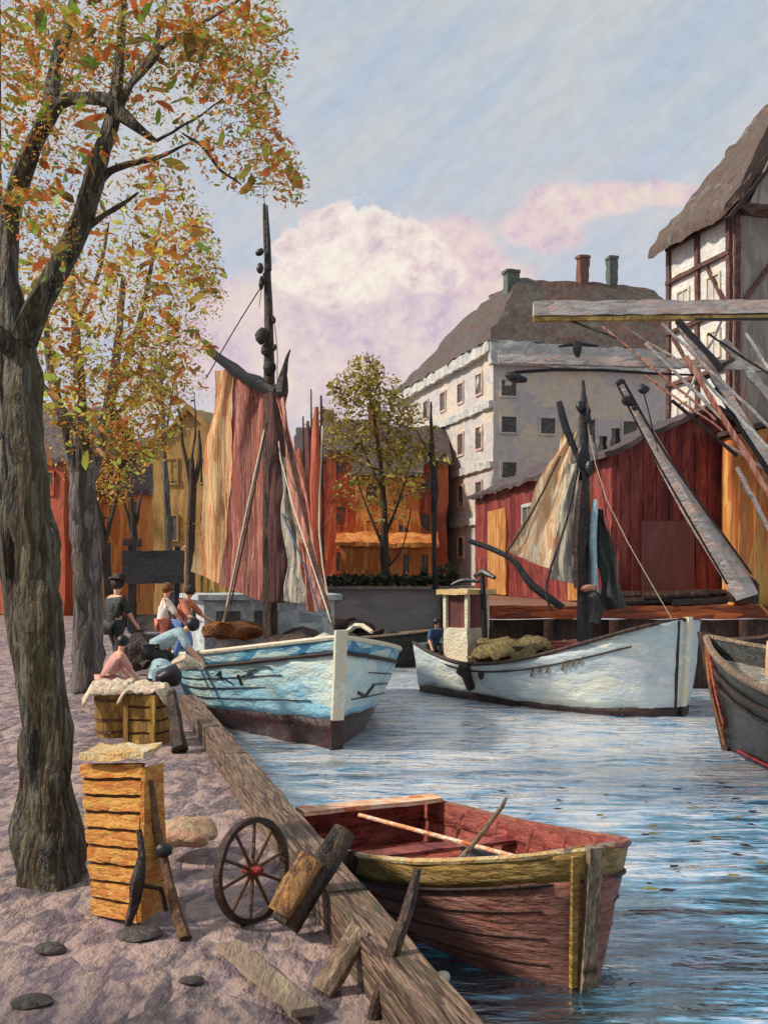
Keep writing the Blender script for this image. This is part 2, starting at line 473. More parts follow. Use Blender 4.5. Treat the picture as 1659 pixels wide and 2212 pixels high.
# wharf on the right
bm = NB()
prism(bm, [(2.7, 29.0, 2.1), (3.1, 58.2, 2.1), (400, 58.2, 2.1), (400, 29.0, 2.1)], (0, 0, .06))
struct('wharf', bm, M['wharftop'])
t = thing('wharf_edge', (6, 28.2, 0), 'orange brown timber wharf edge on dark piles behind the pale grey boat', 'wharf edge')
bm = NB()
beam(bm, (2.55, 28.85, 2.0), (30, 28.85, 1.98), .3, .34)
obj('beam', bm, M['wharfwood'], t, seg=.7, amp=.035)
bm = NB()
beam(bm, (2.6, 29.0, .7), (30, 29.0, .7), .12, 2.2)
beam(bm, (2.6, 29.1, .7), (3.0, 57, .7), .12, 2.2)
obj('boarding', bm, M['darkwood'], t, seg=.8, amp=.03)
for x in [2.75, 4.3, 6, 7.7, 9.4, 11, 12.6]:
    bm = NB(); tube(bm, [((x, 28.75, -1), .15), ((x, 28.7, 1.8), .13)])
    obj('pile', bm, M['darkwood'], t)

# ---------------------------------------------------------------- buildings
class Frame:
    """local (p along the front, q away along the depth, z) -> world"""
    def __init__(s, o, p):
        s.o = V((o[0], o[1], 0)); s.p = V((p[0], p[1], 0)).normalized(); s.q = V((-s.p.y, s.p.x, 0))
    def __call__(s, p, q, z):
        return s.o + s.p * p + s.q * q + V((0, 0, z))

def window(t, fr, p, q, z, w, h, face='front', m='glassdark', frame='cornice', deep=.06, bars=True):
    """a window set on the front (along p) or on the left side (along q)"""
    if face == 'front':
        a, b, nrm = fr.p, V((0, 0, 1)), -fr.q
    else:
        a, b, nrm = fr.q, V((0, 0, 1)), -fr.p
    c = fr(p, q, z)
    bm = NB()
    fw = min(.12, w * .12)
    for s in (-1, 1):
        box(bm, c + a * s * (w / 2 + fw / 2) + nrm * .03, (fw, .1, h + 2 * fw), a, nrm, b)
        box(bm, c + b * s * (h / 2 + fw / 2) + nrm * .03, (w, .1, fw), a, nrm, b)
    if bars:
        box(bm, c + nrm * .035, (fw * .5, .05, h), a, nrm, b)
    wo = obj('window', bm, M[frame], t)
    bm = NB()
    box(bm, c - nrm * .0 + nrm * .008, (w, .02, h), a, nrm, b)
    obj('pane', bm, M[m], wo)
    return wo

def house(name, label, px0, px1, y, depth, pe, pr, wm, rm, wins=(2, 2), base=2.28, turn=0, gable=False, chim=None, cat='house', group=None, winm='glassdark'):
    """gabled house facing the water; pe, pr = picture heights of eaves and ridge"""
    a = P(px0, HY, y)
    kx = (px1 - CX) / F
    bx = kx * (a.y - turn * a.x) / (1 - kx * turn)
    b = V((bx, a.y + turn * (bx - a.x), 0))
    fr = Frame((a.x, a.y), (b.x - a.x, b.y - a.y))
    w = (b - a).length
    ze = EYE + (HY - pe) / F * y; zr = EYE + (HY - pr) / F * (y + (0 if gable else depth / 2))
    t = thing(name, fr(w / 2, 0, base), label, cat, group)
    bm = NB()
    if gable:
        prism(bm, [fr(0, 0, base), fr(w, 0, base), fr(w, 0, ze), fr(w / 2, 0, zr), fr(0, 0, ze)], fr.q * depth)
    else:
        prism(bm, [fr(0, 0, base), fr(0, depth, base), fr(0, depth, ze), fr(0, depth / 2, zr), fr(0, 0, ze)], fr.p * w)
    obj('wall', bm, M[wm], t, seg=.8, amp=.12, ns=1.2)
    bm = NB()
    oh = .25
    if gable:
        for s in (0, 1):
            x0 = -oh if s == 0 else w + oh
            e = fr(x0, -oh, ze - oh * .8); r0 = fr(w / 2, -oh, zr + .02)
            prism(bm, [e, r0, r0 + V((0, 0, .22)), e + V((0, 0, .22))], fr.q * (depth + 2 * oh))
    else:
        for q in (-oh, depth + oh):
            e = fr(-oh, q, ze - oh * .6); r0 = fr(-oh, depth / 2, zr + .02)
            prism(bm, [e, r0, r0 + V((0, 0, .22)), e + V((0, 0, .22))], fr.p * (w + 2 * oh))
    ro = obj('roof', bm, M[rm], t, seg=.6, amp=.14, ns=1.3)
    if chim:
        for cp in chim:
            bm = NB(); box(bm, fr(w * cp, depth / 2, zr + .5), (.7, .7, 1.6), fr.p, fr.q)
            obj('chimney', bm, M['tile'], ro, seg=.4, amp=.04)
    nx, nz = wins
    for i in range(nx):
        for j in range(nz):
            z = base + (ze - base) * (j + .55) / nz
            window(t, fr, w * (i + .5) / nx, 0, z, w / nx * .34, (ze - base) / nz * .42, m=winm, frame=wm)
    return t, fr, w, ze

# big pale building
t = thing('canal_building', (6, 60, 2.28), 'large pale plastered building with brown tiled hipped roof beyond the red shed', 'building')
fr = Frame((5.96, 60), (.966, .257))
Wp, Lq, ZE, ZR = 16.5, 19.7, 15.6, 21.0
bm = NB(); prism(bm, [fr(0, 0, 2.2), fr(Wp, 0, 2.2), fr(Wp, 12, 2.2), fr(7.8, 12, 2.2), fr(7.8, Lq, 2.2), fr(0, Lq, 2.2)], (0, 0, ZE - 2.2))
obj('wall', bm, M['palewall'], t, seg=1.0, amp=.06)
bm = NB()
k = 3.9
oh = .45
def rf(p, q, z):
    return fr(p, q, z)
A = rf(-oh, -oh, ZE + .1); B = rf(-oh, Lq + oh, ZE + .1); Cc = rf(7.8 + oh, Lq + oh, ZE + .1); D_ = rf(7.8 + oh, 12 + oh, ZE + .1)
E = rf(Wp + oh, 12 + oh, ZE + .1); Fp = rf(Wp + oh, -oh, ZE + .1)
r1 = rf(k, 6, ZR); r2 = rf(k, 14, ZR); r3 = rf(Wp - 4, 6, ZR)
vA, vB, vC, vD, vE, vF, v1, v2, v3 = [bm.verts.new(p) for p in (A, B, Cc, D_, E, Fp, r1, r2, r3)]
for f in [(vA, vB, v2, v1), (vB, vC, v2), (vC, vD, v1, v2), (vD, vE, v3, v1), (vE, vF, v3), (vF, vA, v1, v3), (vA, vF, vE, vD, vC, vB)]:
    bm.faces.new(f)
ro = obj('roof', bm, M['roofbrown'], t, seg=.8, amp=.2, ns=1.1)
for (dx, dy0, dy1, Y, w, m) in [(1104, 588, 640, 66.5, .75, 'chimgreen'), (1258, 556, 605, 68, .6, 'tile'), (1321, 558, 605, 69, .55, 'chimgreen'), (1068, 640, 680, 71, .5, 'tile')]:
    top = P(dx, dy0, Y); bot = P(dx, dy1, Y)
    bm = NB(); box(bm, (top + bot) / 2 - V((0, 0, .4)), (w, w, (top - bot).length + .8), fr.p, fr.q)
    box(bm, top, (w * 1.2, w * 1.2, .18), fr.p, fr.q)
    obj('chimney', bm, M[m], ro, seg=.4, amp=.07, ns=3)
bm = NB()
box(bm, fr(Wp / 2, -.22, ZE - .55), (Wp + .6, .5, 1.25), fr.p, fr.q)
obj('cornice', bm, M['cornice'], t, seg=.6, amp=.13, ns=1.5)
bm = NB()
box(bm, fr(-.2, Lq / 2, ZE - .22), (.42, Lq + .4, .6), fr.p, fr.q)
for z in (12.3, 9.0, 6.0):
    box(bm, fr(-.1, Lq / 2 + .05, z), (.24, Lq, .42), fr.p, fr.q)
obj('string_course', bm, M['cornice'], t, seg=.6, amp=.1, ns=1.5)
for z, h in ((13.75, 1.35), (10.7, 1.5), (7.6, 1.5), (4.6, 1.4)):
    for q in (2.2, 5.4, 8.8, 12.4, 16):
        window(t, fr, 0, q, z, .95, h * .8, 'side', frame='pinkwall', bars=False)
for z in (13.2, 11.2, 8.7, 6.1):
    for p in (.9, 3.2, 5.6, 8.2, 10.8):
        if z == 13.2 and p > 1:
            continue
        window(t, fr, p, 0, z, .85, .85, 'front', frame='palewall', bars=False)

# red shed with its gable to the camera
t = thing('red_shed', (6.2, 30, 2.16), 'dark red boarded warehouse on the wharf behind the pale grey boat', 'warehouse')
sd = (V((3.9, 47.0, 0)) - V((6.2, 30, 0)))
fr = Frame((6.2, 30), (-sd.y, sd.x)); fr.p = V((sd.y, -sd.x, 0)).normalized(); fr.q = sd.normalized()
Ls = sd.length; Wd = 5.6; zb = 2.16; ze = 6.25; zr = 7.5
bm = NB(); prism(bm, [fr(0, 0, zb), fr(Wd, 0, zb), fr(Wd, 0, ze), fr(Wd / 2, 0, zr), fr(0, 0, ze)], fr.q * Ls)
obj('wall', bm, M['red'], t, seg=.5, amp=.06)
bm = NB()
for s in (0, 1):
    e = fr(-.3 if s == 0 else Wd + .3, -.3, ze - .12); r0 = fr(Wd / 2, -.3, zr + .03)
    prism(bm, [e, r0, r0 + V((0, 0, .16)), e + V((0, 0, .16))], fr.q * (Ls + .6))
ro = obj('roof', bm, M['roofdark'], t, seg=.4, amp=.1)
for (dx, y0, y1, Y) in [(1302, 943, 1000, 31.5), (1329, 925, 990, 31)]:
    a = P(dx, y0, Y); b = P(dx, y1, Y)
    bm = NB(); tube(bm, [(b, .14), (b.lerp(a, .5), .16), (b.lerp(a, .75), .1), (a, .12)], 7)
    obj('chimney', bm, M['black'], ro, amp=.03, ns=4)
for q0, w in ((1.5, 2.2), (11.5, 3.0)):
    bm = NB()
    for i in range(6):
        box(bm, fr(-.05, q0 + w * (i + .5) / 6, zb + 1.7), (.07, w / 6 - .03, 3.3), fr.p, fr.q)
    obj('door', bm, M['ochredoor'], t, seg=.5, amp=.02)
window(t, fr, 0, 8.5, 4.9, 1.2, .9, 'side')
bm = NB()
for i in range(15):
    box(bm, fr(.2 + i * .37, -.03, zb + 2 + .4 * min(i, 14 - i) / 7), (.05, .05, 4.0 + .8 * min(i, 14 - i) / 7), fr.p, fr.q)
obj('cover_strip', bm, M['red'], t)
bm = NB(); box(bm, fr(1.6, -.05, zb + 1.15), (1.5, .07, 2.3), fr.p, fr.q)
obj('gable_door', bm, M['maroonfar'], t, seg=.4, amp=.02)

# ochre hut at the right edge
t = thing('ochre_hut', (10, 29, 2.16), 'tall narrow ochre and orange boarded hut right of the red warehouse gable', 'hut')
fr = Frame((9.3, 29.1), (1, .02))
bm = NB(); prism(bm, [fr(0, 0, 2.16), fr(2.4, 0, 2.16), fr(2.4, 0, 7.2), fr(0, 0, 6.7)], fr.q * 1.1)
obj('wall', bm, M['ochrehut'], t, seg=.4, amp=.03)
bm = NB(); prism(bm, [fr(-.15, -.15, 6.72), fr(2.6, -.15, 7.26), fr(2.6, -.15, 7.4), fr(-.15, -.15, 6.86)], fr.q * 1.4)
obj('roof', bm, M['roofdark'], t, seg=.4, amp=.03)
bm = NB()
for i in range(6):
    box(bm, fr(.1 + .42 * i, -.03, 4.4), (.06, .05, 4.4), fr.p, fr.q)
obj('cover_strip', bm, M['ochredoor'], t)
bm = NB(); box(bm, fr(1.6, -.04, 3.2), (.9, .06, 2.0), fr.p, fr.q)
obj('door', bm, M['timber'], t)

# half-timbered house
t = thing('half_timbered_house', (13, 41, 2.2), 'tall half-timbered white house with steep brown roof at the right edge', 'house')
fr = Frame((12.66, 40), (.968, .25)); Wd, Ld, ze = 9.0, 4.6, 16.4; zr = ze + Wd / 2 * 1.18
bm = NB(); prism(bm, [fr(0, 0, 2.2), fr(0, Ld, 2.2), fr(0, Ld, ze), fr(Wd, Ld, ze), fr(Wd, Ld, 2.2)][:0] or [fr(0, .06, 2.2), fr(Wd, .06, 2.2), fr(Wd, .06, ze), fr(Wd / 2, .06, zr), fr(0, .06, ze)], fr.q * (Ld - .06))
obj('wall', bm, M['whitewall'], t, seg=.8, amp=.03)
bm = NB(); prism(bm, [fr(.02, -.06, 2.2), fr(Wd - .02, -.06, 2.2), fr(Wd - .02, -.06, ze), fr(Wd / 2, -.06, zr - .05), fr(.02, -.06, ze)], fr.q * .12)
obj('gable_boarding', bm, M['greyboard'], t, seg=.8, amp=.03)
bm = NB()
for q in (.12, 2.3, 4.5):
    beam(bm, fr(-.05, q, 2.2), fr(-.05, q, ze), .24, .14, up=fr.p)
for z in (16.1, 14.75, 12.7, 10.6, 8.0, 5.2):
    beam(bm, fr(-.06, 0, z), fr(-.06, Ld, z), .22, .16)
beam(bm, fr(-.05, .3, 12.9), fr(-.05, 1.6, 14.6), .14, .14)
beam(bm, fr(-.05, 2.6, 10.8), fr(-.05, 4.2, 12.5), .14, .14)
for i, (p, q) in enumerate([(.15, 0), (3, 0), (6, 0), (8.85, 0)]):
    beam(bm, fr(p, -.09, 2.2), fr(p, -.09, ze), .22, .12, up=fr.q)
beam(bm, fr(0, -.1, ze - .2), fr(Wd, -.1, ze - .2), .14, .26)
beam(bm, fr(0, -.1, 12.6), fr(Wd, -.1, 12.6), .14, .22)
beam(bm, fr(.3, -.1, 12.8), fr(2.8, -.1, ze - .4), .12, .16)
beam(bm, fr(3.2, -.1, 12.4), fr(5.8, -.1, 9.0), .12, .16)
obj('timber_frame', bm, M['timber'], t, seg=.6, amp=.03)
for q, z in ((1.2, 13.7), (3.4, 13.7), (1.2, 11.6), (3.4, 9.3)):
    window(t, fr, 0, q, z, .8, .9, 'side', m='palewall', frame='cream')
bm = NB()
for s in (0, 1):
    e = fr(-.6 if s == 0 else Wd + .6, -.6, ze - .55); r0 = fr(Wd / 2, -.6, zr + .25)
    u = V((0, 0, .45))
    prism(bm, [e, r0, r0 + u, e + u], fr.q * (Ld + 1.0))
obj('roof', bm, M['thatch'], t, seg=.45, amp=.16, ns=1.5)
bm = NB()
e = fr(-.58, -.66, ze - .7); r0 = fr(Wd / 2, -.66, zr + .1)
beam(bm, e, r0, .12, .42, up=fr.q)
obj('verge_board', bm, M['brownblack'], t, seg=.5, amp=.05)

bm = NB()
prism(bm, [fr(.25, -.75, ze - .1), fr(Wd - .25, -.75, ze - .1), fr(Wd / 2, -.75, ze + 8.6)], fr.q * .75)
pg = obj('parapet_gable', bm, M['greyboard'], t, seg=.5, amp=.06, ns=2)
bm = NB()
beam(bm, fr(.1, -.45, ze - .25), fr(Wd / 2 + .05, -.45, ze + 8.75), .95, .22, up=fr.q)
beam(bm, fr(Wd - .1, -.45, ze - .25), fr(Wd / 2 - .05, -.45, ze + 8.75), .95, .22, up=fr.q)
obj('coping', bm, M['thatch'], pg, seg=.5, amp=.06, ns=2)

# houses along the far bank and the left bank
house('red_house', 'red house with dark roof behind the furled sails of the blue boat', 640, 705, 66, 7, 990, 930, 'redfar', 'roofdark', (2, 3), chim=[.5])
house('red_house', 'narrow red house left of the slim autumn tree beyond the canal wall', 706, 768, 65, 7, 975, 915, 'redfar', 'roofdark', (2, 3), chim=[.8])
house('orange_house', 'orange house standing right behind the slim autumn tree', 769, 848, 63, 7, 1025, 950, 'orangefar', 'roofbrown', (2, 3), chim=[.3])
house('red_house', 'red house between the orange house and the large pale building', 849, 892, 65, 7, 1000, 930, 'redfar', 'roofdark', (1, 3))
house('orange_shed', 'low bright orange shed on the far bank at the foot of the slim autumn tree', 735, 900, 60, 2.2, 1176, 1160, 'orangefar', 'orangefar', (5, 1), cat='shed')
house('red_house', 'red house seen between the big trunk and the forked grey trunk', 96, 206, 49, 7, 1045, 960, 'redfar', 'roofdark', (3, 3), base=1.3, turn=-.3)
house('orange_house', 'orange house on the left bank behind the black hoarding', 206, 302, 47, 7, 1065, 985, 'orangefar', 'roofdark', (3, 3), base=1.3, turn=-.3)
house('red_house', 'narrow rose red house between orange house and ochre gable on left bank', 303, 332, 49, 7, 1010, 950, 'redfar', 'roofdark', (1, 3), base=1.3, turn=-.3)
house('ochre_house', 'ochre gabled house left of the brown sails of the blue boat', 333, 388, 45, 2.0, 965, 895, 'ochrefar', 'ochrefar', (2, 3), base=1.3, turn=-.3, gable=True)
house('maroon_house', 'dark maroon house behind the bare dark saplings next to the ochre gable', 404, 470, 53, 7, 1080, 985, 'maroonfar', 'roofdark', (2, 2), base=1.3, turn=-.3)
house('red_house', 'red house at the left edge of the scene behind the big trunk', -70, 90, 46, 7, 1000, 900, 'redfar', 'roofdark', (3, 3), base=1.3, turn=-.3)
# ---------------------------------------------------------------- boats
class Hull:
    def __init__(s, bow, h, L, B, sheer, rake=.25, pb=2.6, dep=.7, k=.35, tm=.45, fl=.5, fine=.5, q=1.0):
        s.h = V((h[0], h[1], 0)).normalized(); s.n = V((-s.h.y, s.h.x, 0))   # n: port side
        s.L, s.B, s.sheer, s.rake, s.pb, s.dep, s.k, s.tm, s.fl, s.fine, s.q = L, B, sheer, rake, pb, dep, k, tm, fl, fine, q
        s.O = V((bow[0], bow[1], 0)) - s.h * L
    def loc(s, x, y, z):
        return s.O + s.h * x + s.n * y + V((0, 0, z))
    def half(s, t, z):
        sh = s.sheer(t)
        v = max(0.0, min(1.0, (z + s.dep) / (sh + s.dep)))
        if t > s.tm:
            pb = s.pb * (1 - s.fine + s.fine * v)
            b = max(0.0, 1 - ((t - s.tm) / (1 - s.tm)) ** pb) ** (1 / s.q)
        else:
            b = 1 - s.k * ((s.tm - t) / s.tm) ** 2
        return s.B * b * v ** s.fl
    def pt(s, t, z, side, off=0):
        x = s.L * t + s.rake * (z / s.sheer(1)) * t ** 5 - .12 * s.rake * (1 - t) ** 5 * z
        return s.loc(x, side * (s.half(t, z) + off), z)
    def shell(s, bm, lo, hi, nt=40, nz=8):
        for side in (-1, 1):
            ct = lambda u: 1 - (1 - u) ** 1.6
            grid(bm, lambda u, v: s.pt(ct(u), lo(ct(u)) + (hi(ct(u)) - lo(ct(u))) * v, side), nt, nz)
        grid(bm, lambda u, v: s.pt(0, lo(0) + (hi(0) - lo(0)) * v, -1).lerp(s.pt(0, lo(0) + (hi(0) - lo(0)) * v, 1), u), 6, nz)
        bmesh.ops.remove_doubles(bm, verts=bm.verts, dist=.004)
    def line(s, bm, zf, side, r, t0=0.0, t1=1.0, n=36, off=.0):
        tube(bm, [(s.pt(t0 + (t1 - t0) * i / n, zf(t0 + (t1 - t0) * i / n), side, off), r) for i in range(n + 1)], 6)
    def deck(s, bm, zf, t0=.02, t1=.985, n=24):
        grid(bm, lambda u, v: s.pt(t0 + (t1 - t0) * u, zf(t0 + (t1 - t0) * u), -1, -.03).lerp(s.pt(t0 + (t1 - t0) * u, zf(t0 + (t1 - t0) * u), 1, -.03), v), n, 8)
    def stem(s, bm, z0, w, d, top=.12, z1=None):
        n = 10
        pts = []
        top = top if z1 is None else z1 - s.sheer(1)
        for i in range(n + 1):
            z = z0 + (s.sheer(1) + top - z0) * i / n
            pts.append(s.pt(1, z, 1))
        for a, b in zip(pts, pts[1:]):
            hexa(bm, [a - s.n * w / 2 - s.h * .06, a + s.n * w / 2 - s.h * .06, a + s.n * w / 2 + s.h * d, a - s.n * w / 2 + s.h * d],
                 [b - s.n * w / 2 - s.h * .06, b + s.n * w / 2 - s.h * .06, b + s.n * w / 2 + s.h * d, b - s.n * w / 2 + s.h * d])
        bmesh.ops.remove_doubles(bm, verts=bm.verts, dist=.002)

def solid(o, th):
    md = o.modifiers.new('thickness', 'SOLIDIFY'); md.thickness = th; md.offset = -1
    return o

def sail(t, pts, m, nu=10, nv=24, fold=.06, nf=5, label=None, name='sail', belly=.0):
    """four corners: top-left, top-right, bottom-right, bottom-left"""
    a, b, c, d = [V(p) for p in pts]
    nrm = (b - a).cross(d - a).normalized()
    def fn(u, v):
        p = a.lerp(b, u).lerp(d.lerp(c, u), v)
        return p + nrm * (fold * math.sin(u * nf * 6.28 + 1.5 * math.sin(v * 4)) + fold * 1.6 * noise.noise(p * .7) + belly * math.sin(v * 3.1) * math.sin(u * 3.1)) + (b - a).normalized() * .05 * math.sin(v * 11 + u * 3)
    bm = NB(); sheet(bm, fn, nu * 3, nv, .03)
    return obj(name, bm, M[m], t, amp=.03, ns=2.5, label=label, smooth=60)

def rope(t, pts, r=.015, m='rope', name='rope', k=3):
    bm = NB(); tube(bm, [(p, r) for p in pts], 5, k)
    return obj(name, bm, M[m], t)

# --- pale blue fishing boat
t = thing('fishing_boat', (-2, 23, 0), 'pale blue wooden fishing boat with white stem post and tall brown sails', 'boat')
H = Hull((-.82, 18.75), (.27, -.963), 9.6, 2.3, lambda t: 1.22 + .18 * (1 - t) ** 2 + .72 * max(0, t - .25) ** 2.0 / .5625 * 1.0, rake=.35, pb=2.5, dep=.8, fine=.45, fl=.27, k=.15)
zb = lambda t: .34 + .16 * t ** 3 + .05 * math.sin(t * 9)
up = lambda t: H.sheer(t) - .26
bm = NB(); H.shell(bm, lambda t: -.6, zb, nz=5)
solid(obj('hull_bottom', bm, M['boot'], t, smooth=50), .05)
bm = NB(); H.shell(bm, zb, up)
hu = solid(obj('hull', bm, M['bluehull'], t, amp=.035, ns=1.8, smooth=50), .06)
bm = NB(); H.shell(bm, up, H.sheer, nz=3)
solid(obj('bulwark', bm, M['bluedeep'], t, amp=.015, smooth=50), .08)
for side in (-1, 1):
    bm = NB(); H.line(bm, up, side, .035, off=.02)
    obj('rub_rail', bm, M['brownblack'], t)
    bm = NB(); H.line(bm, lambda t: H.sheer(t) + .01, side, .045)
    obj('cap_rail', bm, M['cream'], t)
bm = NB()
for side in (-1, 1):
    H.line(bm, lambda t: zb(t) + (up(t) - zb(t)) * .72, side, .011, .3, .9, off=.012)
    H.line(bm, lambda t: zb(t) + (up(t) - zb(t)) * .5, side, .013, .35, .86, off=.012)
    H.line(bm, lambda t: zb(t) + (up(t) - zb(t)) * .27, side, .011, .55, .95, off=.012)
obj('plank_seam', bm, M['brownblack'], hu)
bm = NB(); H.deck(bm, lambda t: H.sheer(t) - .38)
obj('deck', bm, M['deckwood'], t)
bm = NB(); H.stem(bm, zb(1) + .003, .2, .09)
obj('stem_post', bm, M['cream'], t, amp=.006, ns=2)
bm = NB(); H.stem(bm, -.5, .2, .09, z1=zb(1))
obj('stem_foot', bm, M['boot'], t, seg=.3, amp=.012, ns=4)
# dark green registration strokes on the bow
for i, (tt, zz, dt, dz, w) in enumerate([(.73, 1.05, .02, .1, .03), (.745, 1.12, .0, -.16, .03), (.752, 1.03, .022, -.1, .025), (.80, 1.12, .0, -.2, .045), (.805, 1.08, .03, .1, .03), (.82, 1.2, .03, .06, .03), (.85, 1.3, .03, .03, .04)]):
    bm = NB(); beam(bm, H.pt(tt, zz + .03, -1, .02), H.pt(tt + dt + .002, zz + dz + .03, -1, .02), .02, w, up=H.n)
    obj('painted_mark', bm, M['darkgreen'], hu)
bm = NB()
beam(bm, H.pt(.93, .9, 1, .03), H.pt(.89, .78, 1, .03), .03, .05)
beam(bm, H.pt(.89, .78, 1, .03), H.pt(.86, .95, 1, .03), .03, .04)
obj('anchor_fluke', bm, M['black'], t)
# aft deckhouse
bm = NB()
prism(bm, [H.loc(.4, -1.65, .9), H.loc(3.0, -1.5, .9), H.loc(3.0, 1.5, .9), H.loc(.4, 1.65, .9)], (0, 0, 1.5))
dh = obj('deckhouse', bm, M['housegrey'], t, seg=.3, amp=.03)
bm = NB()
prism(bm, [H.loc(.25, -1.8, 2.41), H.loc(3.2, -1.65, 2.41), H.loc(3.2, 1.65, 2.41), H.loc(.25, 1.8, 2.41)], (0, 0, .12))
obj('deckhouse_roof', bm, M['housegrey'], dh, seg=.3, amp=.02)
for y in (-.95, -.1):
    bm = NB(); box(bm, H.loc(3.02, y, 1.95), (.05, .55, .42), H.h, H.n)
    obj('window', bm, M['glassdark'], dh, amp=.015, ns=5)
bm = NB(); box(bm, H.loc(1.6, -1.63, 1.95), (.7, .05, .4), H.h, H.n)
obj('window', bm, M['glassdark'], dh, amp=.015, ns=5)
bm = NB()
tube(bm, [(H.loc(3.35, -1.55, 1.72), .1), (H.loc(3.3, -1.2, 1.76), .19), (H.loc(3.3, -.6, 1.72), .2), (H.loc(3.3, -.2, 1.7), .08)], 10, 3, wob=.6)
obj('canvas_bundle', bm, M['canvasbrown'], t, amp=.04, ns=4)
bm = NB()
box(bm, H.loc(5.6, -.2, 1.2), (1.5, 1.5, .5), H.h, H.n)
obj('hatch', bm, M['darkwood'], t, seg=.3, amp=.03)
# mast and gear
mb = P(584, 1300, 24.3); mt = P(571, 440, 24.3)
bm = NB(); tube(bm, [(mb - V((0, 0, .8)), .17), (P(583, 1000, 24.3), .15), (P(581, 720, 24.3), .11), (P(577, 560, 24.3), .07), (mt, .03)], 9, 3)
obj('mast', bm, M['postdark'], t, amp=.015, ns=3)
bm = NB(); tube(bm, [(P(583, 585, 24.2), .045), (P(580, 520, 24.2), .05), (P(577, 443, 24.2), .02)], 7)
obj('topmast', bm, M['black'], t)
bm = NB(); tube(bm, [(P(435, 731, 24.9), .03), (P(470, 770, 24.7), .1), (P(530, 815, 24.5), .15), (P(598, 848, 24.2), .16)], 8, 3, wob=.3)
obj('gaff', bm, M['black'], t, amp=.03, ns=3)
bm = NB(); tube(bm, [(P(602, 880, 24.1), .15), (P(612, 825, 24.1), .13), (P(618, 785, 24.0), .05), (P(629, 756, 24.0), .015)], 8, 3, wob=.4)
obj('sail_head', bm, M['brownblack'], t, amp=.03, ns=3)
for (x, y, rx, rz, m) in [(562, 545, .085, .09, 'black'), (562, 580, .08, .12, 'black'), (565, 612, .06, .15, 'black'), (572, 603, .03, .12, 'black'), (566, 726, .14, .2, 'brownblack'), (574, 756, .09, .14, 'brownblack'), (591, 690, .06, .1, 'brownblack'), (582, 795, .15, .16, 'brownblack'), (592, 752, .04, .1, 'brownblack')]:
    bm = NB(); ball(bm, P(x, y, 24.15), 1, rx, .08, rz)
    obj('block', bm, M[m], t, amp=.045, ns=6)
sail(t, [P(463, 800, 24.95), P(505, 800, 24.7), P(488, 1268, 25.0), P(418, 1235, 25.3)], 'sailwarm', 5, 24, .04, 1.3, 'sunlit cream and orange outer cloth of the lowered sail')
sail(t, [P(500, 798, 24.75), P(580, 850, 24.45), P(572, 1300, 24.4), P(478, 1268, 25.0)], 'sailrose', 8, 24, .05, 1.7, 'rose brown main cloth of the sail')
bm = NB(); tube(bm, [(P(594, 850, 24.1), .2), (P(600, 1000, 24.0), .27), (P(604, 1150, 23.9), .27), (P(607, 1300, 23.8), .22)], 9, 3, wob=.35)
obj('furled_sail', bm, M['saildark'], t, amp=.05, ns=2.5)
sail(t, [P(600, 860, 23.9), P(616, 862, 23.9), P(712, 1318, 22.3), P(672, 1322, 22.4)], 'sailpink', 4, 24, .05, 1.5, 'narrow pink brown jib slanting down to the bow', 'jib')
sail(t, [P(606, 985, 23.7), P(620, 990, 23.7), P(664, 1305, 22.8), P(622, 1300, 23.2)], 'sailgrey', 3, 20, .05, 1.5, 'grey cream folded cloth beside the jib', 'staysail')
rope(t, [P(573, 928, 23.6), P(535, 1100, 24.0), P(492, 1305, 24.6), P(470, 1395, 24.9)], .032)
rope(t, [P(577, 912, 23.55), P(542, 1100, 23.95), P(499, 1305, 24.5)], .02, 'brownblack')
rope(t, [P(574, 605, 24.2), P(520, 690, 24.4), P(470, 775, 24.7), P(447, 815, 24.9)], .014, 'black')
rope(t, [P(566, 620, 24.2), P(560, 665, 24.3)], .008, 'black')
rope(t, [P(592, 690, 24.2), P(600, 770, 24.2), P(606, 990, 23.6), P(716, 1345, 20.5)], .014, 'cream')
rope(t, [P(610, 1110, 23.4), P(655, 1215, 22.4), P(690, 1320, 21.6)], .02, 'navy')
rope(t, [P(612, 925, 23.6), P(660, 1130, 22.5), P(722, 1360, 19.6)], .02, 'brownblack')
rope(t, [P(572, 440, 24.3), P(569, 405, 24.3)], .008, 'black', 'aerial')
for (tt, y, z, r, m) in [(.72, .4, 1.62, .3, 'brownblack'), (.8, -.2, 1.75, .26, 'darkwood'), (.86, .5, 1.9, .22, 'black'), (.66, -.7, 1.35, .25, 'canvasbrown'), (.78, .8, 1.75, .24, 'black'), (.45, -.9, 1.35, .34, 'brownblack'), (.5, -.1, 1.5, .4, 'darkwood'), (.56, -1.2, 1.35, .26, 'sailpink'), (.58, .7, 1.5, .36, 'black'), (.62, .1, 1.6, .36, 'brownblack'), (.7, -.4, 1.6, .26, 'boatred'), (.4, .6, 1.6, .4, 'brownblack'), (.66, 1.0, 1.6, .3, 'brownblack'), (.83, .2, 1.85, .2, 'cream')]:
    bm = NB(); ball(bm, H.loc(H.L * tt, y, z - .12), r, 1.3, 1, .8)
    obj('gear_heap', bm, M[m], t, amp=.12, ns=3)
bm = NB(); tube(bm, [(H.loc(7.9, .3, 1.6), .05), (H.loc(8.2, .7, 2.05), .05), (H.loc(8.6, .9, 1.95), .04)], 6, 3)
obj('anchor_stock', bm, M['cream'], t)
for dx, dy in ((372, 1450), ):
    p = H.pt(.3, .9, -1, .08)
    bm = NB(); ball(bm, p, .13, 1, 1, 1.9)
    obj('fender', bm, M['brownblack'], t, amp=.03, ns=5)

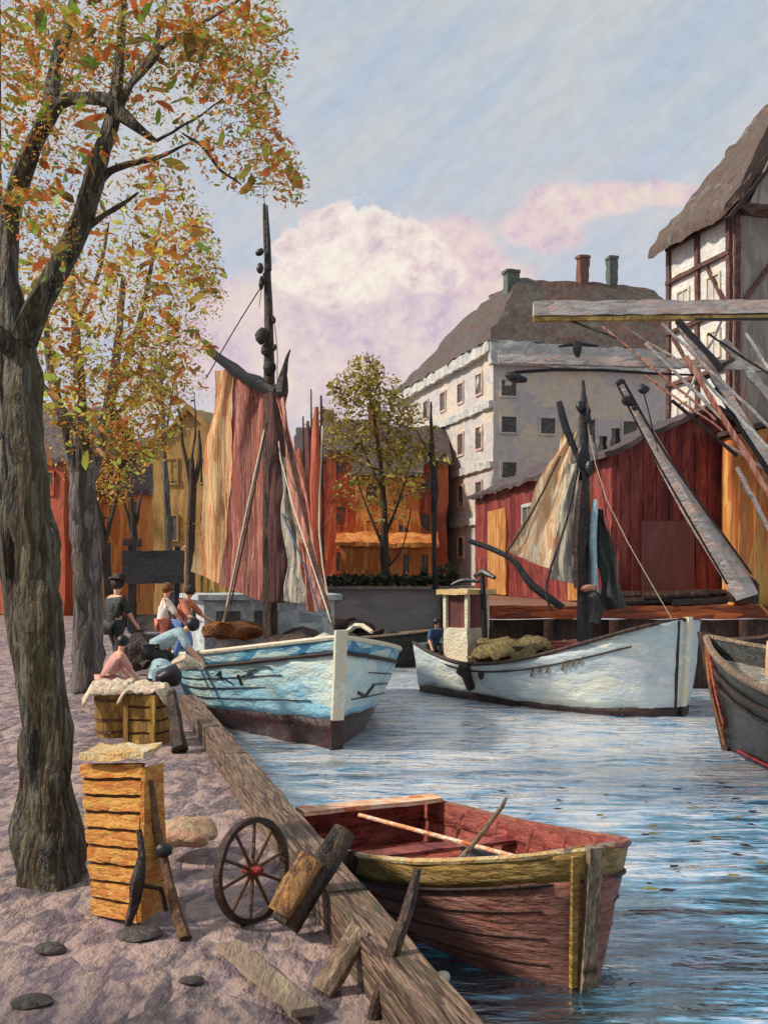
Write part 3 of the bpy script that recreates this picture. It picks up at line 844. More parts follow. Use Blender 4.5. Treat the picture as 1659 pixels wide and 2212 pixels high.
# --- pale grey boat by the wharf
t = thing('grey_boat', (4, 25.5, 0), 'pale grey wooden boat with deep sheer, small wheelhouse and cream sails by the wharf', 'boat')
H2 = Hull((6.3, 23.3), (.68, -.733), 7.2, 1.75, lambda t: .88 + .36 * max(0, (.33 - t) / .33) ** 1.6 + 1.15 * max(0, (t - .33) / .67) ** 1.75, rake=.16, pb=2.5, dep=.7, k=.5, tm=.64, fl=.28, fine=.2, q=2.5)
zb = lambda t: .17 + .04 * math.sin(t * 7)
up = H2.sheer
bm = NB(); H2.shell(bm, lambda t: -.5, zb, nz=4)
solid(obj('hull_bottom', bm, M['boot'], t, smooth=50), .05)
bm = NB(); H2.shell(bm, zb, up)
hu = solid(obj('hull', bm, M['whitehull'], t, amp=.032, ns=1.8, smooth=50), .06)
for side in (-1, 1):
    bm = NB(); H2.line(bm, lambda t: up(t) + .02, side, .045)
    obj('cap_rail', bm, M['darkwood'], t)
    bm = NB(); H2.line(bm, lambda t: up(t) - .12 - .34 * max(0, t - .3), side, .022, .22, .93, off=.02)
    obj('rub_rail', bm, M['brownblack'], t)
bm = NB(); H2.deck(bm, lambda t: up(t) - .22 - .2 * t)
obj('deck', bm, M['deckwood'], t)
bm = NB(); H2.stem(bm, zb(1) + .003, .17, .07, .06)
obj('stem_post', bm, M['cream'], t, amp=.006, ns=2)
bm = NB(); H2.stem(bm, -.4, .17, .07, z1=zb(1))
obj('stem_foot', bm, M['boot'], t, seg=.3, amp=.012, ns=4)
bm = NB(); H2.line(bm, lambda t: up(t) - .0, -1, .0, .9, .91)
bm.free()
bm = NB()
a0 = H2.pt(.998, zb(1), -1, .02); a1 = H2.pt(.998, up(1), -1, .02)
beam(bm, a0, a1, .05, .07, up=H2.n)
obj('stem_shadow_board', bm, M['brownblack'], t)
for i, (tt, w, dz) in enumerate([(.62, .03, .16), (.65, .02, .08), (.68, .02, .14), (.735, .03, .2), (.75, .02, .1), (.77, .03, .16), (.79, .02, .1)]):
    z = up(tt) - .32
    bm = NB(); beam(bm, H2.pt(tt, z - dz / 2, -1, .025), H2.pt(tt + .012, z + dz / 2, -1, .025), .025, .05, up=H2.n)
    obj('painted_mark', bm, M['netyellow'], hu)
bm = NB()
tube(bm, [(H2.pt(.33, .92, -1, .1), .05), (H2.pt(.34, .78, -1, .12), .17), (H2.pt(.35, .6, -1, .1), .13), (H2.pt(.345, .3, -1, .06), .08)], 8, 3, wob=.4)
obj('fender', bm, M['brownblack'], t, amp=.04, ns=4)
bm = NB(); ball(bm, H2.pt(.41, .66, -1, .06), .07, 1, 1, 1.5); obj('fender', bm, M['boot'], t, amp=.02, ns=5)
# wheelhouse
wh0 = (.95, 0.05)
wh = None
bm = NB()
x, y = wh0
box(bm, H2.loc(x, y, 1.22), (.82, .8, .85), H2.h, H2.n)
wh = obj('wheelhouse', bm, M['cream'], t, seg=.2, amp=.02, ns=4)
for sx in (-1, 1):
    for sy in (-1, 1):
        bm = NB(); box(bm, H2.loc(x + sx * .37, y + sy * .36, 2.06), (.1, .1, .86), H2.h, H2.n)
        obj('corner_post', bm, M['cream'], wh, amp=.012, ns=5)
bm = NB(); box(bm, H2.loc(x, y, 2.06), (.66, .64, .84), H2.h, H2.n)
obj('window', bm, M['maroonfar'], wh)
bm = NB(); box(bm, H2.loc(x, y, 2.55), (1.1, 1.05, .13), H2.h, H2.n)
obj('wheelhouse_roof', bm, M['slattop'], wh, seg=.25, amp=.02)
bm = NB(); tube(bm, [(P(975, 1263, 26.9), .03), (P(1000, 1253, 26.8), .06), (P(1035, 1256, 26.6), .05)], 6, 3)
obj('roof_spar', bm, M['black'], t, amp=.015)
bm = NB(); tube(bm, [(H2.loc(1.62, .0, 1.0), .08), (H2.loc(1.6, 0, 2.0), .07), (H2.loc(1.55, 0, 3.1), .05)], 7)
tube(bm, [(H2.loc(1.3, 0, 2.95), .07), (H2.loc(1.6, 0, 3.05), .1), (H2.loc(1.95, 0, 2.9), .05)], 7)
obj('boom_crutch', bm, M['black'], t, amp=.03, ns=4)
# hatch and nets
bm = NB(); box(bm, H2.loc(2.75, .1, .98), (1.9, 1.3, .62), H2.h, H2.n)
obj('hatch', bm, M['darkwood'], t, seg=.25, amp=.03)
bm = NB(); grid(bm, lambda u, v: H2.loc(1.75 + 2.0 * u, -.85 + 1.6 * v, 1.36 + .2 * noise.noise(V((u * 5, v * 4, 2))) - 1.2 * max(0, .32 - v) ** 1.1 - .25 * (u - .4) ** 2), 26, 20)
solid(obj('fishing_net', bm, M['netyellow'], t, amp=.06, ns=4), .03)
bm = NB(); box(bm, H2.loc(4.6, .0, 1.2), (1.0, 1.0, .5), H2.h, H2.n); obj('hatch', bm, M['boatred'], t, seg=.2, amp=.03)
# rig
Y2 = 24.9
bm = NB(); tube(bm, [(P(1262, 1385, Y2), .17), (P(1262, 1200, Y2), .17), (P(1261, 1000, Y2), .12), (P(1260, 900, Y2), .09), (P(1259, 822, Y2), .035)], 9, 3)
obj('mast', bm, M['black'], t, amp=.02, ns=3)
bm = NB(); tube(bm, [(P(1207, 868, Y2 + .2), .07), (P(1222, 925, Y2 + .1), .09), (P(1258, 1010, Y2), .05)], 7, 3)
obj('gaff', bm, M['black'], t, amp=.015)
for (x, y, rx, rz) in [(1252, 880, .09, .14), (1268, 895, .07, .2), (1258, 985, .15, .3), (1270, 1010, .1, .22), (1282, 930, .03, .3)]:
    bm = NB(); ball(bm, P(x, y, Y2 - .12), 1, rx, .1, rz); obj('block', bm, M['black'], t, amp=.04, ns=5)
sail(t, [P(1214, 930, Y2 + .2), P(1246, 935, Y2), P(1190, 1232, Y2 - .1), P(1098, 1192, Y2 + .3)], 'sailcream', 6, 20, .04, 2, 'cream sail hanging left of the mast', belly=.15)
sail(t, [P(1226, 1000, Y2), P(1254, 1000, Y2 - .1), P(1244, 1262, Y2 - .3), P(1188, 1250, Y2 - .1)], 'sailgrey', 4, 20, .05, 1.5, 'grey folded sail close to the mast')
sail(t, [P(1282, 1095, Y2 - .2), P(1302, 1098, Y2 - .2), P(1352, 1312, Y2 - .5), P(1302, 1318, Y2 - .4)], 'darkgreen', 3, 16, .05, 1.5, 'dark canvas strip hanging right of the mast')
bm = NB(); tube(bm, [(P(1258, 1040, Y2 - .3), .1), (P(1252, 1150, Y2 - .3), .16), (P(1250, 1270, Y2 - .3), .12)], 7, 3, wob=.4)
obj('furled_sail', bm, M['brownblack'], t, amp=.05, ns=3)
bm = NB(); tube(bm, [(P(1283, 1080, Y2 - .3), .05), (P(1280, 1180, Y2 - .3), .1), (P(1288, 1290, Y2 - .3), .08)], 7, 3, wob=.4)
obj('furled_sail', bm, M['paleblue'], t, amp=.05, ns=3)
bm = NB(); tube(bm, [(P(1012, 1168, 26.4), .06), (P(1100, 1205, 25.9), .07), (P(1150, 1265, 25.5), .1), (P(1215, 1312, 25.0), .08)], 7, 4, wob=.3)
obj('boom', bm, M['black'], t, amp=.02)
rope(t, [P(1246, 1015, Y2 - .2), P(1222, 1130, Y2 - .3), P(1180, 1260, Y2 - .3), P(1190, 1320, Y2 - .4)], .03, 'brownblack')
rope(t, [P(1210, 985, Y2), P(1150, 1105, Y2 + .2), P(1090, 1200, Y2 + .3)], .022, 'brownblack')
rope(t, [P(1260, 830, Y2), P(1285, 960, Y2 - .1), P(1340, 1310, Y2 - .6)], .012, 'brownblack')
rope(t, [P(1262, 880, Y2), P(1310, 1080, Y2 - .4), P(1455, 1345, 23.8)], .01, 'rope')
bm = NB(); tube(bm, [(P(1275, 1285, Y2 - .4), .1), (P(1290, 1300, Y2 - .5), .16), (P(1282, 1345, Y2 - .5), .13)], 7, 3, wob=.5)
obj('gear_heap', bm, M['black'], t, amp=.05, ns=4)
bm = NB(); ball(bm, P(1272, 1272, Y2 - .45), .13, 1.5, 1, .7); obj('gear_heap', bm, M['sailpink'], t, amp=.04, ns=5)

# --- dark boat cut by the right edge
t = thing('dark_boat', (7, 16.5, 0), 'black and dark green boat cut off by the right edge of the picture', 'boat')
H3 = Hull((6.15, 18.6), (-.30, .954), 8.0, 1.5, lambda t: 1.15 + .72 * max(0, t - .3) ** 1.8 / .52, rake=.7, pb=2.6, dep=.7, fine=.5, fl=.4)
H3.O.x -= .3
zb = lambda t: .05
bm = NB(); H3.shell(bm, lambda t: -.5, zb, nz=4)
solid(obj('hull_bottom', bm, M['boot'], t, smooth=50), .05)
for side in (-1, 1):
    bm = NB(); H3.line(bm, lambda t: .1, side, .022, .2, .93, off=.01); obj('waterline_stripe', bm, M['redline'], t)
bm = NB(); H3.shell(bm, zb, H3.sheer)
hu = solid(obj('hull', bm, M['darkhull'], t, amp=.03, ns=1.6, smooth=50), .07)
for side in (-1, 1):
    bm = NB(); H3.line(bm, lambda t: H3.sheer(t) + .02, side, .06); obj('cap_rail', bm, M['postgrey'], t, amp=.02)
    for f in (.36, .62):
        bm = NB(); H3.line(bm, lambda t: H3.sheer(t) * (1 - f * .62), side, .035, off=.03); obj('rub_rail', bm, M['postdark'], t, amp=.02)
bm = NB(); H3.deck(bm, lambda t: H3.sheer(t) - .3); obj('deck', bm, M['sailgrey'], t)
bm = NB(); H3.stem(bm, -.4, .16, .12, .1); obj('stem_post', bm, M['darkwood'], t)
bm = NB(); box(bm, H3.loc(5.3, .3, 1.75), (1.2, 1.1, .5), H3.h, H3.n); obj('hatch', bm, M['sailcream'], t, seg=.3, amp=.04)
p = H3.pt(.93, H3.sheer(.93), 1)
rope(t, [H3.pt(.99, 1.8, 1), H3.pt(.97, 1.2, 1, .12), H3.pt(.99, .7, 1, .1), H3.pt(1, .1, 1, .05)], .05, 'canvasbrown')
rope(t, [H3.pt(.97, 1.75, 1), H3.pt(.93, 1.1, 1, .12), H3.pt(.95, .5, 1, .1)], .035, 'boatred')
rope(t, [H3.pt(.99, 1.85, 1, .0), V((8.4, 23.5, 1.75)), V((9.6, 28, 2.2))], .03, 'canvasbrown')

# --- dark barge and small skiff behind the blue bow
t = thing('dark_barge', (-1, 36, 0), 'dark barge with slender mast and russet furled sail beyond the blue boat bow', 'boat')
H4 = Hull((1.4, 35.4), (.98, -.2), 6.5, 1.1, lambda t: .95 + .25 * abs(2 * t - 1) ** 2, rake=.3, pb=2.5)
bm = NB(); H4.shell(bm, lambda t: -.5, H4.sheer); solid(obj('hull', bm, M['darkhull'], t, amp=.04), .06)
bm = NB(); H4.deck(bm, lambda t: H4.sheer(t) - .25); obj('deck', bm, M['darkwood'], t)
for side in (-1, 1):
    bm = NB(); H4.line(bm, lambda t: H4.sheer(t) + .01, side, .04); obj('cap_rail', bm, M['postgrey'], t)
bm = NB(); tube(bm, [(P(697, 1360, 36), .09), (P(696, 1100, 36), .07), (P(694, 855, 36), .035)], 7); obj('mast', bm, M['postdark'], t, amp=.02)
bm = NB(); tube(bm, [(P(684, 880, 36), .06), (P(682, 1000, 36), .2), (P(686, 1150, 36), .18), (P(690, 1300, 36), .16)], 8, 3, wob=.4); obj('furled_sail', bm, M['redfar'], t, amp=.06)
rope(t, [P(697, 920, 35.9), P(690, 1150, 35.8), P(716, 1330, 35.6)], .03, 'cream')
for x, y, r, m in ((770, 1345, .4, 'black'), (800, 1362, .34, 'brownblack'), (840, 1366, .3, 'darkgreen'), (735, 1340, .4, 'brownblack'), (868, 1372, .22, 'brownblack')):
    bm = NB(); ball(bm, P(x, y + 8, 35.8), r, 1.6, 1, .7); obj('gear_heap', bm, M[m], t, amp=.13, ns=2.5)
t = thing('white_dinghy', (1.1, 41, 0), 'small grey dinghy afloat between the blue bow and the pale grey boat', 'dinghy')
H5 = Hull((2.0, 40.5), (.98, -.2), 2.8, .55, lambda t: .42 + .2 * t * t, rake=.2, pb=2.4, dep=.3)
bm = NB(); H5.shell(bm, lambda t: -.2, H5.sheer, 20, 4); solid(obj('hull', bm, M['sailgrey'], t, amp=.02), .04)
bm = NB(); H5.deck(bm, lambda t: .12); obj('bottom_boards', bm, M['darkwood'], t)
bm = NB(); box(bm, H5.loc(1.3, 0, .34), (.25, .95, .04), H5.h, H5.n); obj('thwart', bm, M['cream'], t)

for i, (px, yt, yb, Y, w, m, lb) in enumerate([(655, 900, 1340, 42, .26, 'redfar', 'dark moored boat with rust furled sail just right of the pink jib'), (672, 840, 1340, 47, .2, 'maroonfar', 'far dark moored boat whose thin mast stands left of the russet furled sail')]):
    t = thing('moored_boat', P(px, HY + 3 * F / Y, Y), lb, 'boat')
    c = P(px, HY, Y)
    Hm = Hull((c.x + 1.6, Y - .8), (.8, -.6), 4.2, .8, lambda t: .8 + .3 * t * t, rake=.2, pb=2.4)
    bm = NB(); Hm.shell(bm, lambda t: -.4, Hm.sheer, 20, 4); solid(obj('hull', bm, M['darkhull'], t, amp=.03), .05)
    bm = NB(); Hm.deck(bm, lambda t: .6); obj('deck', bm, M['darkwood'], t)
    bm = NB(); tube(bm, [(P(px + 4, yb, Y), .09), (P(px + 3, (yt + yb) / 2, Y), .07), (P(px, yt, Y), .03)], 7); obj('mast', bm, M['postdark'], t, amp=.03, ns=2)
    bm = NB(); tube(bm, [(P(px - 6, yt + 70, Y), .06), (P(px - 5, yt + 170, Y), w), (P(px - 2, yt + 300, Y), w * .9), (P(px, yb - 30, Y), w * .8)], 8, 3, wob=.4); obj('furled_sail', bm, M[m], t, amp=.08, ns=2)

# --- brown rowing boat in the foreground
t = thing('rowing_boat', (.5, 9.4, 0), 'brown open rowing boat with ochre top plank, moored at the near quay', 'rowing boat')
H6 = Hull((1.46, 8.0), (.42, -.907), 4.0, 1.06, lambda t: .55 + .45 * max(0, t - .15) ** 2.1 / .71, rake=.1, pb=2.3, dep=.35, k=.3, tm=.5, fl=.34, fine=.3, q=1.95)
sh = H6.sheer
lo = lambda t: sh(t) - .2
bm = NB(); H6.shell(bm, lambda t: -.25, lo, 44, 8)
hu = solid(obj('hull', bm, M['boathull'], t, amp=.012, ns=2.5, smooth=50), .03)
hu.data.materials.append(M['boatred']); hu.modifiers[0].material_offset = 1; hu.modifiers[0].material_offset_rim = 1
bm = NB(); H6.shell(bm, lo, sh, 44, 3)
ss = solid(obj('sheer_strake', bm, M['boatochre'], t, amp=.008, ns=3, smooth=50), .045)
ss.data.materials.append(M['boatred']); ss.modifiers[0].material_offset = 1
for side in (-1, 1):
    bm = NB(); H6.line(bm, lambda t: sh(t) + .012, side, .026, off=-.01); obj('gunwale', bm, M['slattop'] if side == -1 else M['boathull'], t, amp=.008, ns=6)
    bm = NB(); H6.line(bm, lambda t: lo(t) - .01, side, .016, off=.012); obj('rub_rail', bm, M['brownblack'], t)
bm = NB()
for f in (.25, .5, .75):
    for side in (-1, 1):
        H6.line(bm, lambda t: -.05 + (lo(t) + .05) * f, side, .007, .02, .97, off=.004)
obj('plank_seam', bm, M['darkwood'], hu)
bm = NB(); H6.stem(bm, -.1, .12, .05, .04); obj('stem_post', bm, M['postgrey'], t, seg=.12, amp=.01, ns=6)
bm = NB()
beam(bm, H6.pt(.9965, .0, -1, .02), H6.pt(.9965, sh(1) - .02, -1, .02), .04, .05, up=H6.n)
obj('stem_edge', bm, M['boatochre'], t)
bm = NB(); H6.deck(bm, lambda t: .14, .03, .9, 30); obj('bottom_boards', bm, M['boatred'], t, amp=.012, ns=4)
bm = NB()
for tt in (.16, .3, .44, .58, .72, .84):
    pts = [(H6.pt(tt, z, s_, -.045), .018) for s_, z in [(-1, sh(tt) - .03), (-1, .35), (-1, .15), (1, .15), (1, .35), (1, sh(tt) - .03)]]
    tube(bm, pts, 5)
obj('rib', bm, M['boatred'], t)
for tt, m in ((.36, 'boatred'), (.62, 'boatred')):
    z = sh(tt) - .16
    a, b = H6.pt(tt, z, -1, -.05), H6.pt(tt, z, 1, -.05)
    bm = NB(); beam(bm, a, b, .24, .035); obj('thwart', bm, M[m], t, seg=.2, amp=.008)
a, b = H6.pt(.05, sh(.05) + .05, -1, -.02), H6.pt(.05, sh(.05) + .05, 1, -.02)
bm = NB(); beam(bm, a, b, .26, .045); obj('stern_seat', bm, M['boatorange'], t, seg=.2, amp=.012)
bm = NB(); prism(bm, [H6.pt(.93, sh(.93) - .02, -1, -.03), H6.pt(.99, sh(1), -1, -.0), H6.pt(.99, sh(1), 1, 0), H6.pt(.93, sh(.93) - .02, 1, -.03)], (0, 0, .04)); obj('breasthook', bm, M['boatorange'], t, amp=.01)
bm = NB(); tube(bm, [(H6.loc(1.8, .3, .3), .1), (H6.loc(2.0, .2, .42), .17), (H6.loc(2.25, .3, .38), .12)], 8, 3, wob=.5); obj('net_bundle', bm, M['black'], t, amp=.04, ns=6)
bm = NB(); ball(bm, H6.pt(.47, .3, -1, -.25), .12, 1.3, 1, .8); obj('net_bundle', bm, M['brownblack'], t, amp=.03, ns=6)
bm = NB()
H6p = H6.pt(.55, sh(.55), -1, .0)
tube(bm, [(H6p + V((0, -.0, .03)), .05), (H6p + V((-.02, -.06, -.08)), .05), (H6p + V((-.03, -.09, -.22)), .02), (H6p + V((-.02, -.07, -.3)), .04), (H6p + V((-.02, -.06, -.4)), .03)], 7, 3, wob=.5)
obj('fender', bm, M['brownblack'], t, amp=.012, ns=8)
bm = NB(); tube(bm, [(P(985, 1868, 8.9), .025), (P(1030, 1815, 9.0), .022), (P(1085, 1742, 9.1), .018), (P(1093, 1722, 9.1), .012)], 7); obj('boathook', bm, M['postgrey'], t, amp=.006, ns=8)
oar = NB(); tube(oar, [(H6.loc(.7, -.35, .62), .02), (H6.loc(2.9, .25, .62), .02)], 7)
beam(oar, H6.loc(2.85, .24, .62), H6.loc(3.25, .34, .62), .1, .02); obj('oar', oar, M['boatorange'], t)
# ---------------------------------------------------------------- crane on the wharf
t = thing('harbour_crane', (10.5, 29, 2.16), 'grey timber crane gantry with long horizontal beams and slanting boom over the wharf', 'crane')
Y = 28.6
bm = NB(); beam(bm, P(1152, 668, Y), P(1800, 664, Y), .3, .36); obj('top_beam', bm, M['craneG'], t, seg=.4, amp=.035, ns=2.5)
bm = NB(); beam(bm, P(1152, 690, Y), P(1800, 686, Y), .26, .1); obj('beam_flange', bm, M['ochreline'], t, seg=.4, amp=.02)
bm = NB(); beam(bm, P(1076, 775, Y), P(1470, 785, Y), .2, .24); beam(bm, P(1470, 785, Y), P(1800, 800, Y), .2, .2); obj('lower_beam', bm, M['craneG'], t, seg=.4, amp=.04, ns=2.5)
bm = NB(); beam(bm, P(1500, 690, Y - .25), P(1800, 688, Y - .25), .06, .06); obj('tie_bar', bm, M['black'], t)
bm = NB(); tube(bm, [(P(1100, 815, Y), .05), (P(1112, 803, Y), .05), (P(1300, 800, Y), .045), (P(1505, 812, Y), .03)], 6, 2); obj('lower_spar', bm, M['black'], t, amp=.03, ns=3)
bm = NB(); tube(bm, [(P(1092, 808, Y), .05), (P(1110, 815, Y), .15), (P(1138, 822, Y), .06)], 8, 3); obj('pulley_block', bm, M['black'], t, amp=.02)
for x in (1710, 1790):
    bm = NB(); beam(bm, P(x, 680, Y), V((P(x, 680, Y).x, Y, 2.16)), .4, .4, up=(0, 1, 0)); obj('post', bm, M['craneG'], t, seg=.6, amp=.02)
for (a, b, w, m) in [((1462, 692), (1560, 800), .16, 'black'), ((1470, 700), (1720, 1090), .2, 'craneG'), ((1560, 735), (1720, 930), .2, 'craneG'), ((1395, 742), (1560, 905), .08, 'craneG'), ((1300, 705), (1545, 905), .05, 'sailpink'), ((1500, 830), (1585, 775), .1, 'brownblack'), ((1480, 770), (1700, 1130), .12, 'sailpink'), ((1545, 835), (1690, 1075), .09, 'black'), ((1590, 1010), (1690, 1200), .1, 'craneG'), ((1225, 690), (1330, 730), .05, 'brownblack'), ((1430, 700), (1700, 960), .07, 'craneG'), ((1500, 800), (1700, 1010), .07, 'cornice'), ((1390, 810), (1560, 930), .05, 'sailpink'), ((1570, 960), (1690, 1040), .06, 'craneG'), ((1610, 720), (1700, 860), .07, 'cornice'), ((1530, 720), (1690, 830), .05, 'brownblack'), ((1600, 830), (1690, 1160), .06, 'sailpink'), ((1340, 700), (1480, 790), .04, 'craneG'), ((1560, 690), (1480, 860), .05, 'craneG')]:
    dY = R.uniform(-.35, .1)
    bm = NB(); beam(bm, P(a[0], a[1], Y + dY), P(b[0], b[1], Y + dY - .2), w, w); obj('strut', bm, M[m], t, seg=.4, amp=.035, ns=3)
bm = NB(); tube(bm, [(P(1335, 826, 28.2), .06), (P(1380, 900, 28.2), .12), (P(1440, 1010, 28.3), .2), (P(1520, 1140, 28.4), .29), (P(1598, 1262, 28.5), .33), (P(1612, 1290, 28.5), .3)], 8, 3)
obj('boom', bm, M['craneG'], t, amp=.04, ns=2.5)
rope(t, [P(1344, 820, 27.95), P(1440, 985, 27.95), P(1622, 1240, 28.2)], .035, 'brownblack')
rope(t, [P(1332, 830, 27.95), P(1425, 1010, 27.95), P(1570, 1262, 28.1)], .03, 'brownblack')
rope(t, [P(1383, 828, 28.1), P(1398, 880, 28.1), P(1420, 975, 28.1)], .018, 'black')
rope(t, [P(1450, 865, 28.3), P(1510, 915, 28.3), P(1590, 985, 28.4)], .05, 'brownblack')
for (x, y, rx, rz) in [(1338, 826, .12, .07), (1356, 868, .16, .14), (1390, 842, .15, .12), (1370, 880, .1, .1)]:
    bm = NB(); ball(bm, P(x, y, 27.95), 1, rx, .1, rz); obj('pulley_block', bm, M['black'], t, amp=.05, ns=5)
bm = NB(); tube(bm, [(P(1240, 735, Y - .1), .04), (P(1246, 752, Y - .1), .14), (P(1248, 772, Y - .1), .05)], 7, 2)
tube(bm, [(P(1205, 748, Y - .1), .03), (P(1246, 742, Y - .1), .07), (P(1290, 748, Y - .1), .03)], 6)
obj('hanging_block', bm, M['black'], t, amp=.03, ns=5)
bm = NB()
prism(bm, [P(1578, 1300, 28.5), P(1640, 1303, 28.5), P(1640, 1262, 28.5), P(1612, 1240, 28.5), P(1590, 1258, 28.5)], (0, .5, 0))
obj('boom_foot', bm, M['brownblack'], t, seg=.2, amp=.05, ns=4)

t = thing('timber_pile', (7, 28.9, 2.16), 'heap of dark logs lying on the wharf before the red warehouse gable', 'timber')
for i in range(7):
    a = V((6.0 + .25 * i, 28.75 + .12 * (i % 3), 2.26 + .17 * (i % 2)))
    bm = NB(); tube(bm, [(a, .11), (a + V((1.5 + .3 * (i % 2), .1, .06)), .1)], 8)
    obj('log', bm, M['darkwood' if i % 2 else 'brownblack'], t, amp=.03, ns=4)

# ---------------------------------------------------------------- trees
def leafmesh(bm, lay, clumps):
    """clumps: (centre, radii, count, size range, colour spread)"""
    for c, rad, n, (s0, s1) in clumps:
        base = R.random()
        for _ in range(n):
            while True:
                q = V((R.uniform(-1, 1), R.uniform(-1, 1), R.uniform(-1, 1)))
                if q.length < 1:
                    break
            p = V(c) + V((q.x * rad[0], q.y * rad[1], q.z * rad[2]))
            if noise.noise(p * 2.2 / max(rad[0], .3) + V((5, 3, 1))) < -.12 and R.random() < .8:
                continue
            s = s0 + (s1 - s0) * R.random() ** 1.8
            d = V((R.gauss(0, 1), R.gauss(0, 1), R.gauss(0, .7))).normalized()
            e = d.orthogonal().normalized()
            e = (e + d.cross(e) * R.uniform(-1.5, 1.5)).normalized()
            nn = d.cross(e)
            w = s * R.uniform(.3, .55)
            cv = R.uniform(-.35, .35) * s
            v = [bm.verts.new(p - d * s), bm.verts.new(p - d * s * .45 + e * (w * .8 + cv * .6) + nn * s * .1), bm.verts.new(p + d * s * .45 + e * (w * .8 + cv * .6) + nn * s * .1), bm.verts.new(p + d * s), bm.verts.new(p + d * s * .4 - e * (w * .7 - cv * .6) + nn * s * .15), bm.verts.new(p - d * s * .4 - e * (w * .7 - cv * .6) + nn * s * .15)]
            r = (base + R.gauss(0, .22)) % 1.0
            for f in (bm.faces.new((v[0], v[1], v[5])), bm.faces.new((v[1], v[2], v[4], v[5])), bm.faces.new((v[2], v[3], v[4]))):
                f[lay] = r

def crown(t, clumps, m):
    bm = NB(); lay = bm.faces.layers.float.new('rnd')
    leafmesh(bm, lay, clumps)
    return obj('crown', bm, M[m], t, smooth=0, normals=False)

def blob(px, py, D, rx, ry, rd, n, s):
    c = P(px, py, D); k = D / F
    return (c, (rx * k, rd, ry * k), n, s)

def branch(t, pts, m, n=9, k=5, amp=.012, wob=.35, name='limb'):
    bm = NB(); tube(bm, [(P(x, y, D), w / 2 / F * D) for x, y, D, w in pts], n, k, wob)
    return obj(name, bm, M[m], t, amp=amp, ns=5)

t = thing('autumn_tree', (-1.85, 6.1, 1.3), 'big forked autumn tree with orange and olive leaves rising at the left edge', 'tree')
D = 6.1
branch(t, [(112, 1935, D, 163), (110, 1880, D, 137), (104, 1780, D, 118), (98, 1600, D, 103), (92, 1420, D, 101), (82, 1250, D, 96), (66, 1050, D, 84), (52, 880, D, 75), (42, 740, D, 68), (40, 690, D, 51)], 'bark', 16, 6, .02, .5, 'trunk')
branch(t, [(85, 1560, D + .1, 51), (40, 1330, D + .15, 60), (18, 1100, D + .15, 53), (4, 850, D + .2, 47), (-2, 600, D + .2, 38), (-8, 300, D + .2, 25), (-4, -40, D + .2, 15)], 'bark', 10, 5, .015, .4)
branch(t, [(42, 740, D, 72), (18, 610, D, 50), (22, 470, D, 44), (50, 370, D - .05, 42), (85, 290, D - .1, 42), (110, 235, D - .1, 40), (118, 150, D, 26), (150, 60, D, 22), (172, -60, D, 14)], 'bark')
branch(t, [(46, 730, D, 66), (90, 640, D - .05, 54), (140, 560, D - .1, 50), (185, 450, D - .15, 46), (212, 360, D - .2, 42), (238, 280, D - .2, 36), (252, 225, D - .2, 32), (262, 120, D - .15, 22), (272, -50, D - .1, 14)], 'bark')
branch(t, [(104, 262, D - .1, 30), (130, 222, D - .15, 26), (180, 212, D - .2, 26), (238, 218, D - .25, 28), (268, 250, D - .25, 30), (300, 280, D - .25, 22), (335, 305, D - .2, 10)], 'bark')
branch(t, [(258, 240, D - .2, 18), (288, 180, D - .2, 14), (335, 120, D - .15, 22), (342, 80, D - .1, 12), (370, -40, D, 8)], 'bark')
branch(t, [(205, 400, D - .15, 22), (240, 370, D - .2, 16), (300, 350, D - .25, 12), (360, 335, D - .25, 8), (405, 310, D - .2, 4)], 'bark')
branch(t, [(170, 500, D - .1, 20), (215, 470, D - .15, 14), (262, 445, D - .2, 9), (300, 415, D - .2, 4)], 'bark')
branch(t, [(392, 290, D - .25, 4), (440, 320, D - .25, 8), (480, 370, D - .2, 6), (520, 398, D - .2, 3)], 'bark')
branch(t, [(335, 305, D - .2, 8), (365, 290, D - .2, 6), (420, 255, D - .2, 5), (480, 215, D - .2, 3)], 'bark')
branch(t, [(345, 110, D - .1, 12), (420, 60, D, 10), (500, 10, D, 7), (560, -40, D, 5)], 'bark')
branch(t, [(40, 760, D, 46), (-120, 640, D - .6, 40), (-420, 420, D - 1.4, 34), (-900, 200, D - 2.2, 22), (-1500, 60, D - 2.9, 10)], 'bark')  # unseen limb out to the left, added to carry the shading clumps
big = (.018, .085); fine = (.005, .024)
cl = []
for (x, y, rx, ry, n) in [(60, 60, 120, 110, 330), (200, 40, 110, 80, 300), (320, 60, 110, 90, 260), (440, 60, 90, 80, 190), (525, 45, 80, 60, 150), (590, 95, 45, 30, 60), (540, 130, 70, 60, 130), (470, 160, 70, 50, 120), (400, 130, 80, 60, 150), (110, 150, 110, 70, 260), (250, 150, 70, 60, 110), (40, 260, 70, 90, 220), (180, 280, 80, 70, 130), (150, 380, 70, 70, 130), (300, 210, 60, 30, 50), (520, 225, 70, 40, 90), (560, 200, 50, 30, 60), (590, 340, 50, 50, 100), (620, 385, 40, 22, 45), (540, 370, 60, 30, 60), (470, 330, 50, 40, 50), (400, 280, 50, 40, 50), (350, 380, 60, 40, 60), (90, 480, 60, 60, 120), (130, 600, 60, 50, 90), (20, 400, 50, 70, 110), (560, 260, 40, 50, 50)]:
    cl.append(blob(x, y, D + R.uniform(-.7, .9), rx, ry, .45, int(n * .34), big))
    cl.append(blob(x, y, D + R.uniform(-.7, .9), rx * 1.15, ry * 1.15, .5, int(n * 7.5), fine))
